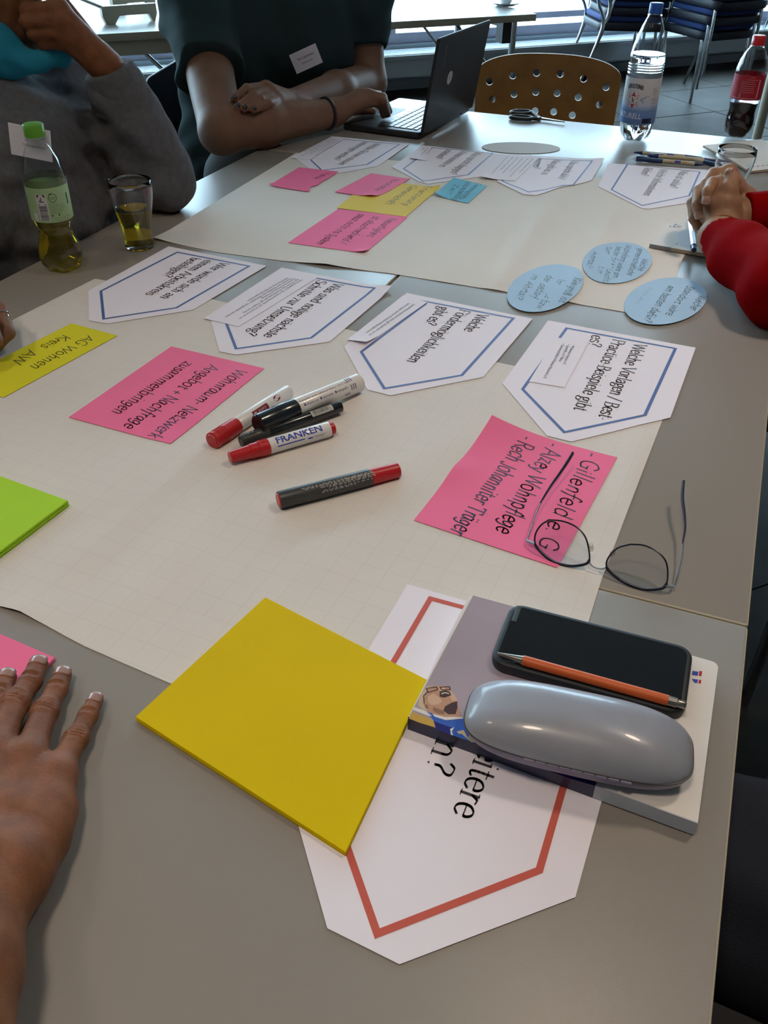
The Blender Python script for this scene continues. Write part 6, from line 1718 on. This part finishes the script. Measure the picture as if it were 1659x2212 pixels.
cdir = np.array([.75, -.35, -.45]); cdir /= np.linalg.norm(cdir)
def clipC(X):
    d1 = np.where(np.linalg.norm(X - cut1, axis=-1) < .085, -(X - cut1) @ cdir, -1.0); d2 = np.where(np.linalg.norm(X - cut2, axis=-1) < .06, -(X - cut2) @ n2_, -1.0)
    return np.maximum(d1, d2)
body_obj('red_top', h, .0055, m_redk, t, warp=noise_folds([((.6, -.7, .6), .13, .0030), ((.3, 1, .9), .09, .0022), ((-.4, .5, 1), .05, .0010)], 8), clip=clipC)
tr = Body(.03)
for s in (.88, 1.08): tr.chain([A3(ST(s, -.38, .53)), A3(ST(s, .02, .55)), A3(ST(s, .06, .1))], [.09, .072, .05]); tr.chain([A3(ST(s, .06, .05)), A3(ST(s, .2, .045))], [.045, .04])
body_obj('trousers', tr, .015, m_jeans, t)

# ---- person in dark trousers, lower right
t = thing('person', 'person in dark navy trousers sitting at right of the near table', 'person', ST(-.35, -.5, 0).to_tuple())
tr = Body(.03)
for s in (-.14, -.42): tr.chain([A3(ST(s - .05, -.52, .54)), A3(ST(s, -.16, .575)), A3(ST(s, .10, .56)), A3(ST(s, .14, .10))], [.115, .105, .085, .055]); tr.chain([A3(ST(s, .14, .05)), A3(ST(s, .26, .045))], [.045, .04])
tr.cap(A3(ST(-.10, -.54, .55)), A3(ST(-.46, -.54, .55)), .12, .12)
body_obj('trousers', tr, .010, m_jeans, t, warp=noise_folds([((.5, .8, .2), .08, .003)], 2))
# ------------------------------------------------------------------ chairs, tables and things behind
m_wood = mat('beech_plywood', (.34, .16, .045), .45, var=.14, var_scale=14, bump=.05, bump_scale=80)
m_woodedge = mat('plywood_edge', (.42, .28, .13), .5)
m_bluefab = mat('dark_blue_seat_fabric', (.012, .035, .14), .8, bump=.3, bump_scale=500)
m_darkshell = mat('dark_seat_shell', (.012, .014, .024), .5)
def panel_with_holes(outline_pts, holes, hr, th):
    """plate in 2D with round holes, cut fine enough to bend; verts (x, y, z) with z the thickness"""
    cu = bpy.data.curves.new('plate', 'CURVE'); cu.dimensions = '2D'; cu.fill_mode = 'BOTH'; cu.extrude = th / 2; cu.bevel_depth = .0008; cu.bevel_resolution = 1
    for pts in [outline_pts] + [[(x + hr * math.cos(k * math.pi / 10), y + hr * math.sin(k * math.pi / 10)) for k in range(20)] for x, y in holes]:
        s = cu.splines.new('POLY'); s.points.add(len(pts) - 1)
        for p, v in zip(s.points, pts): p.co = (v[0], v[1], 0, 1)
        s.use_cyclic_u = True
    o = bpy.data.objects.new('plate', cu); COL.objects.link(o); dg = bpy.context.evaluated_depsgraph_get()
    me = bpy.data.meshes.new_from_object(o.evaluated_get(dg)); bpy.data.objects.remove(o); bpy.data.curves.remove(cu)
    bm = bmesh.new(); bm.from_mesh(me); bpy.data.meshes.remove(me)
    bmesh.ops.remove_doubles(bm, verts=bm.verts, dist=1e-5)
    xs = [v.co.x for v in bm.verts]; k = min(xs) + .02
    while k < max(xs): bmesh.ops.bisect_plane(bm, geom=bm.verts[:] + bm.edges[:] + bm.faces[:], plane_co=(k, 0, 0), plane_no=(1, 0, 0)); k += .02
    bm.verts.index_update(); v = [tuple(x.co) for x in bm.verts]; f = [tuple(q.index for q in p.verts) for p in bm.faces]; bm.free(); return v, f
def plywood_chair(label, loc, face, seat_z=.445, back_z=.70):
    """moulded plywood chair with perforated back; face = direction the sitter looks"""
    f = Vector((face[0], face[1], 0)).normalized(); r = Vector((f.y, -f.x, 0))
    t = thing('perforated_chair', label, 'chair', loc); L0 = Vector(loc)
    def W(x, y, z): return L0 + r * x + f * y + Vector((0, 0, z))
    W_ = .219
    top = [(W_ * 1.0 * math.copysign(abs(math.cos(a)) ** .75, math.cos(a)), .062 + .060 * math.sin(a) ** .9) for a in (math.pi * k / 28 for k in range(29))]
    bot = [(-W_ * .99, -.06), (-W_ * .93, -.17), (-.10, -.225), (.10, -.225), (W_ * .93, -.17), (W_ * .99, -.06)]
    holes = [(x, y - .9 * x * x) for y, xs in ((.070, (-.178, -.108, -.036, .036, .108, .178)), (.016, (-.166, -.099, -.033, .033, .099, .166)), (-.038, (-.088, -.029, .029, .088)), (-.092, (-.088, -.029, .029, .088))) for x in xs]
    v, fc = panel_with_holes(top + bot, holes, .0112, .009)
    vs = [W(x, -.20 - .03 * (y + .2) - z + .55 * x * x, back_z + y) for x, y, z in v]
    o = obj('backrest', vs, fc, m_wood, t); auto_smooth(o, 30)
    sv, sf = rounded_slab(round_corners([(-.21, -.18), (.21, -.18), (.205, .22), (-.205, .22)], .06, 6), 0, .010, .003, 2)
    o = obj('seat', [W(x, y, seat_z + z - .25 * max(0, y - .12) ** 1.5) for x, y, z in sv], sf, m_wood, t); auto_smooth(o, 40)
    for s in (-1, 1):
        mb = MB(); mb.tube([W(s * .20, .17, .0), W(s * .195, .165, seat_z - .03), W(s * .17, .12, seat_z - .011)], .0105, 10, smooth_path=4); mb.build('leg', m_chrome, t)
        mb = MB(); mb.tube([W(s * .20, -.24, .0), W(s * .19, -.20, seat_z - .03), W(s * .185, -.205, .60), W(s * .17, -.203, .70)], .0105, 10, smooth_path=4); mb.build('leg', m_chrome, t)
    mb = MB(); mb.tube([W(-.19, -.17, seat_z - .012), W(.19, -.17, seat_z - .012)], .009, 10); mb.build('seat_rail', m_chrome, t)
    return t
cb = D(1188, 262, 2.74)
plywood_chair('brown plywood chair with perforated back pushed to the far table edge', (cb.x - .02, cb.y + .02, 0), (-.18, -.98), back_z=D(1188, 117, cb.y + .22).z - .122)
plywood_chair('brown plywood chair beside the right edge of the middle table', ST(.45, -.305, 0).to_tuple(), (-E1.y, E1.x))
# dark chair behind the person in green
t = thing('dark_chair', 'dark chair with rounded backrest behind the person in green T-shirt', 'chair', (-.62, 2.88, 0))
bkc = D(372, 245, 2.86); mb = MB(); f = Vector((.55, -.83, 0)).normalized(); r = Vector((f.y, -f.x, 0))
pts = [(-.21, -.16), (-.215, .02), (-.17, .10), (-.06, .14), (.06, .14), (.17, .10), (.215, .02), (.21, -.16)]
vs, fs = rounded_slab(round_corners(ccw(pts), .03, 4), -.009, .009, .004, 2)
c0 = Vector((-.58, 2.93, .665)); o = obj('backrest', [c0 + r * x + Vector((0, 0, y)) - f * (z - .5 * x * x) for x, y, z in vs], fs, m_darkshell, t); auto_smooth(o, 40)
sv, sf = rounded_slab(round_corners([(-.22, -.2), (.22, -.2), (.22, .22), (-.22, .22)], .06, 5), 0, .03, .01, 3)
c1 = c0 + f * .24; c1.z = .42; o = obj('seat', [c1 + r * x + f * y + Vector((0, 0, z)) for x, y, z in sv], sf, m_darkshell, t); auto_smooth(o, 40)
for s in (-1, 1):
    mb = MB(); q = c1 + r * s * .19 + f * .18; mb.tube([(q.x, q.y, 0), (q.x, q.y, .42)], .011, 10); mb.build('leg', m_chrome, t)
    q2 = c1 + r * s * .19 - f * .20; mb = MB(); mb.tube([Vector((q2.x, q2.y, 0)) - f * .04, Vector((q2.x, q2.y, .42)), c0 + r * s * .16 + f * .012 + Vector((0, 0, -.05))], .011, 10, smooth_path=4); mb.build('leg', m_chrome, t)

# row of side tables along the windows
def side_table(label, a0, a1, b0, b1, beam):
    c = RW((a0 + a1) / 2, (b0 + b1) / 2)
    t = thing('side_table', label, 'table', (c.x, c.y, 0))
    q = ccw([RW(a, b).to_2d() for a, b in ((a0, b0), (a1, b0), (a1, b1), (a0, b1))])
    vs, fs = rounded_slab(round_corners(q, .006, 3), T - .028, T, .0015, 2); fm = [1] * (len(fs) - 1) + [0]
    o = obj('tabletop', vs, fs, None, t, mats=[m_top, m_edge], fmat=fm); auto_smooth(o, 30)
    if beam:
        mb = MB(); ca = RW((a0 + a1) / 2 - .03, b1 - .035, T - .056); mb.box(ca, (WU * ((a1 - a0) / 2 - .08)).to_3d(), (WN * .012).to_3d(), (0, 0, .027)); mb.build('apron', m_edge, t, smooth=False)
    for ai, s in ((a0 + .10, 1), (a1 - .075, -1)):
        for bi in (b0 + .07, b1 - .07):
            l = MB(); p = RW(ai, bi); l.tube([(p.x, p.y, .015), (p.x, p.y, T - .03)], .0155, 12); lg = l.build('leg', m_chrome, t)
            l = MB(); l.lathe([(0, 0), (.02, 0), (.02, .015), (.0155, .02)], p, n=12); l.build('foot', m_blackpl, lg)
        mb = MB(); p0, p1 = RW(ai, b0 + .07, T - .05), RW(ai, b1 - .07, T - .05); mb.box((p0 + p1) / 2, (p1 - p0) / 2, (WU * .014).to_3d(), (0, 0, .018)); mb.build('cross_bar', m_blackpl, t, smooth=False)
        for bi in (b0 + .10, b1 - .10):
            mb = MB(); mb.tube([RW(ai, bi, .42), RW(ai + s * .28, bi, T - .035)], .006, 8); mb.build('brace', m_chrome, t)
    mb = MB(); p = RW(a1 - .10, b1 - .10, T - .075); mb.box(p, (WU * .03).to_3d(), (WN * .03).to_3d(), (0, 0, .047)); mb.build('hinge_block', m_blackpl, t, smooth=False)
    return t
side_table('grey side table with chrome legs carrying the coffee cup, by the window', -1.74, -.335, 1.46, 2.145, False)
side_table('grey side table at far left carrying two beige stands', -3.20, -1.76, 1.38, 2.05, True)
# cup on saucer
cs0 = D(1092, 11, 4.66); cs0 = P(1092, 12, T + .0005)
m_china = mat('white_china', (.72, .74, .76), .2, coat=.3)
t = thing('coffee_cup', 'white coffee cup standing on the saucer on the side table', 'cup', (cs0.x, cs0.y, T + .008))
mb = MB(); mb.lathe([(0, .0075), (.022, .0075), (.024, .009), (.030, .022), (.037, .045), (.040, .066), (.0385, .066), (.035, .045), (.028, .022), (.02, .013), (0, .012)], cs0, n=28); mb.build('bowl', m_china, t)
mb = MB(); hx = Vector((WU.x, WU.y, 0)); mb.tube([cs0 + hx * .036 + Vector((0, 0, .055)), cs0 + hx * .055 + Vector((0, 0, .052)), cs0 + hx * .056 + Vector((0, 0, .034)), cs0 + hx * .034 + Vector((0, 0, .026))], .0035, 8, smooth_path=4); mb.build('handle', m_china, t)
mb = MB(); mb.lathe([(0, 0), (.042, 0), (.045, .003), (.062, .008), (.072, .013), (.0705, .0145), (.058, .011), (.03, .0068), (0, .0066)], cs0, n=36); o = mb.build('saucer', m_china, loc=(cs0.x, cs0.y, T + .0005)); tag(o, 'white saucer under the coffee cup on the side table', 'saucer')
# beige stands with chrome rods
m_stand = mat('beige_stand_metal', (.46, .43, .34), .5)
def stand(label, x0, x1, yb, wdt):
    A, B = P(x0, yb, T + .035), P(x1, yb - 8, T + .035); d = (B - A).normalized(); L = (B - A).length; n = Vector((-d.y, d.x, 0)); up = Vector((0, 0, 1))
    t = thing('folding_stand', label, 'stand', ((A + B) / 2).to_tuple()[:2] + (T,))
    mb = MB(); mb.box((A + B) / 2 + up * .012, d * L / 2, n * wdt / 2, up * .018); mb.build('beam', m_stand, t, smooth=False)
    for e, s in ((A, 1), (B, -1)):
        vs = [e + d * s * u + n * v + up * z for v in (-wdt / 2, wdt / 2) for u, z in ((0, -.006), (.012, -.0345), (.048 if s > 0 else .02, -.0345), (.07 if s > 0 else .034, -.006))]
        mb = MB(); mb.add(vs, [(0, 1, 2, 3), (7, 6, 5, 4), (0, 4, 5, 1), (1, 5, 6, 2), (2, 6, 7, 3), (3, 7, 4, 0)]); mb.build('foot', m_stand, t, smooth=False)
    for k, (u, w) in enumerate(((.010, -.3), (.055, .25))):
        p = A + d * u + n * wdt * w + up * (.024 if k == 0 else .008); mb = MB(); mb.tube([p, p + (-d * .82 + n * .35 + up * .36).normalized() * .42], .0065, 10); mb.build('rod', m_chrome, t)
    return t
stand('beige low stand with two chrome rods, nearer of the two on the side table', 219, 336, 32, .03)
stand('beige low stand with two chrome rods, farther of the two on the side table', 240, 332, 6, .03)
# stacks of blue chairs
def chair_proto(name):
    t = thing(name, 'x', 'chair', (0, 0, 0))
    sv, sf = rounded_slab(round_corners([(-.215, -.20), (.215, -.20), (.22, .23), (-.22, .23)], .07, 6), 0, .035, .012, 3)
    o = obj('seat_pad', [(x, y, .435 + z - .10 * max(0, y - .1)) for x, y, z in sv], sf, m_bluefab, t); auto_smooth(o, 40)
    sv, sf = rounded_slab(round_corners([(-.225, -.21), (.225, -.21), (.23, .235), (-.23, .235)], .07, 6), 0, .05, .012, 2)
    o = obj('seat_shell', [(x, y, .385 + z - .10 * max(0, y - .1) - .012 * (1 - (x / .23) ** 2)) for x, y, z in sv], sf, m_darkshell, t); auto_smooth(o, 40)
    sv, sf = rounded_slab(round_corners([(-.21, -.14), (.21, -.14), (.205, .14), (-.205, .14)], .07, 6), -.015, .015, .01, 3)
    o = obj('backrest', [(x, -.235 - .2 * y - z + .4 * x * x, .70 + y) for x, y, z in sv], sf, m_bluefab, t); auto_smooth(o, 40)
    for s in (-1, 1):
        mb = MB(); mb.tube([(s * .205, .20, .0), (s * .20, .19, .36), (s * .195, .165, .405)], .0105, 10, smooth_path=4); mb.build('leg', m_chrome, t)
        mb = MB(); mb.tube([(s * .205, -.32, .0), (s * .205, -.19, .40), (s * .20, -.24, .56), (s * .19, -.262, .76)], .0105, 10, smooth_path=4); mb.build('leg', m_chrome, t)
    return t
bpy.context.view_layer.update()
cp0 = chair_proto('stacking_chair'); index_kids(cp0); first = True
def chair_stack(c, face, n, where, group):
    global first
    ang = math.atan2(face[1], face[0]) - math.pi / 2
    for k in range(n):
        o = cp0 if first else copy_tree(cp0)
        first = False
        o.location = (c[0] + math.cos(ang + math.pi / 2) * .032 * k, c[1] + math.sin(ang + math.pi / 2) * .032 * k, .088 * k)
        o.rotation_euler = (0, 0, ang); o['group'] = group
        pos = ('bottom chair', 'middle chair', 'middle chair', 'top chair')[k if k < n - 1 else 3]
        o['label'] = 'blue chair with chrome legs, %s of the stack %s' % (pos, where)
cA_ = P(1505, 210, 0); chair_stack((cA_.x, cA_.y + .1), (.45, -.9), 3, 'behind the water bottle', 'stacked blue chairs')
cB_ = P(1322, 190, 0); chair_stack((cB_.x, cB_.y + .05), (.95, .1), 3, 'left of the water bottle', 'stacked blue chairs')
cC_ = P(1655, 150, 0); chair_stack((cC_.x + .25, cC_.y + .05), (.3, -.95), 2, 'at right by the window', 'stacked blue chairs')
# pinboard whose round post shows at the right edge
lg = D(1641, 272, 3.9); f = Vector((.97, -.24, 0)).normalized()
t = thing('pinboard', 'pinboard at right edge of which only one beige post shows', 'pinboard', (lg.x, lg.y, 0))
for k, nm in ((0, 'post'), (1.25, 'post')):
    c = Vector((lg.x, lg.y, 0)) + f * k
    mb = MB(); mb.tube([(c.x, c.y, .03), (c.x, c.y, 1.95)], .0195, 16); p_ = mb.build('post', m_edge, t)
    n = Vector((-f.y, f.x, 0)); mb = MB(); mb.box(c + Vector((0, 0, .0175)), n * .24, f * .025, (0, 0, .0165)); mb.build('foot', m_edge, p_, smooth=False)
c = Vector((lg.x, lg.y, 1.38)) + f * .625; mb = MB(); mb.box(c, f * .60, Vector((-f.y, f.x, 0)) * .009, (0, 0, .55)); mb.build('board', mat('pinboard_felt', (.42, .38, .32), .9), t, smooth=False)
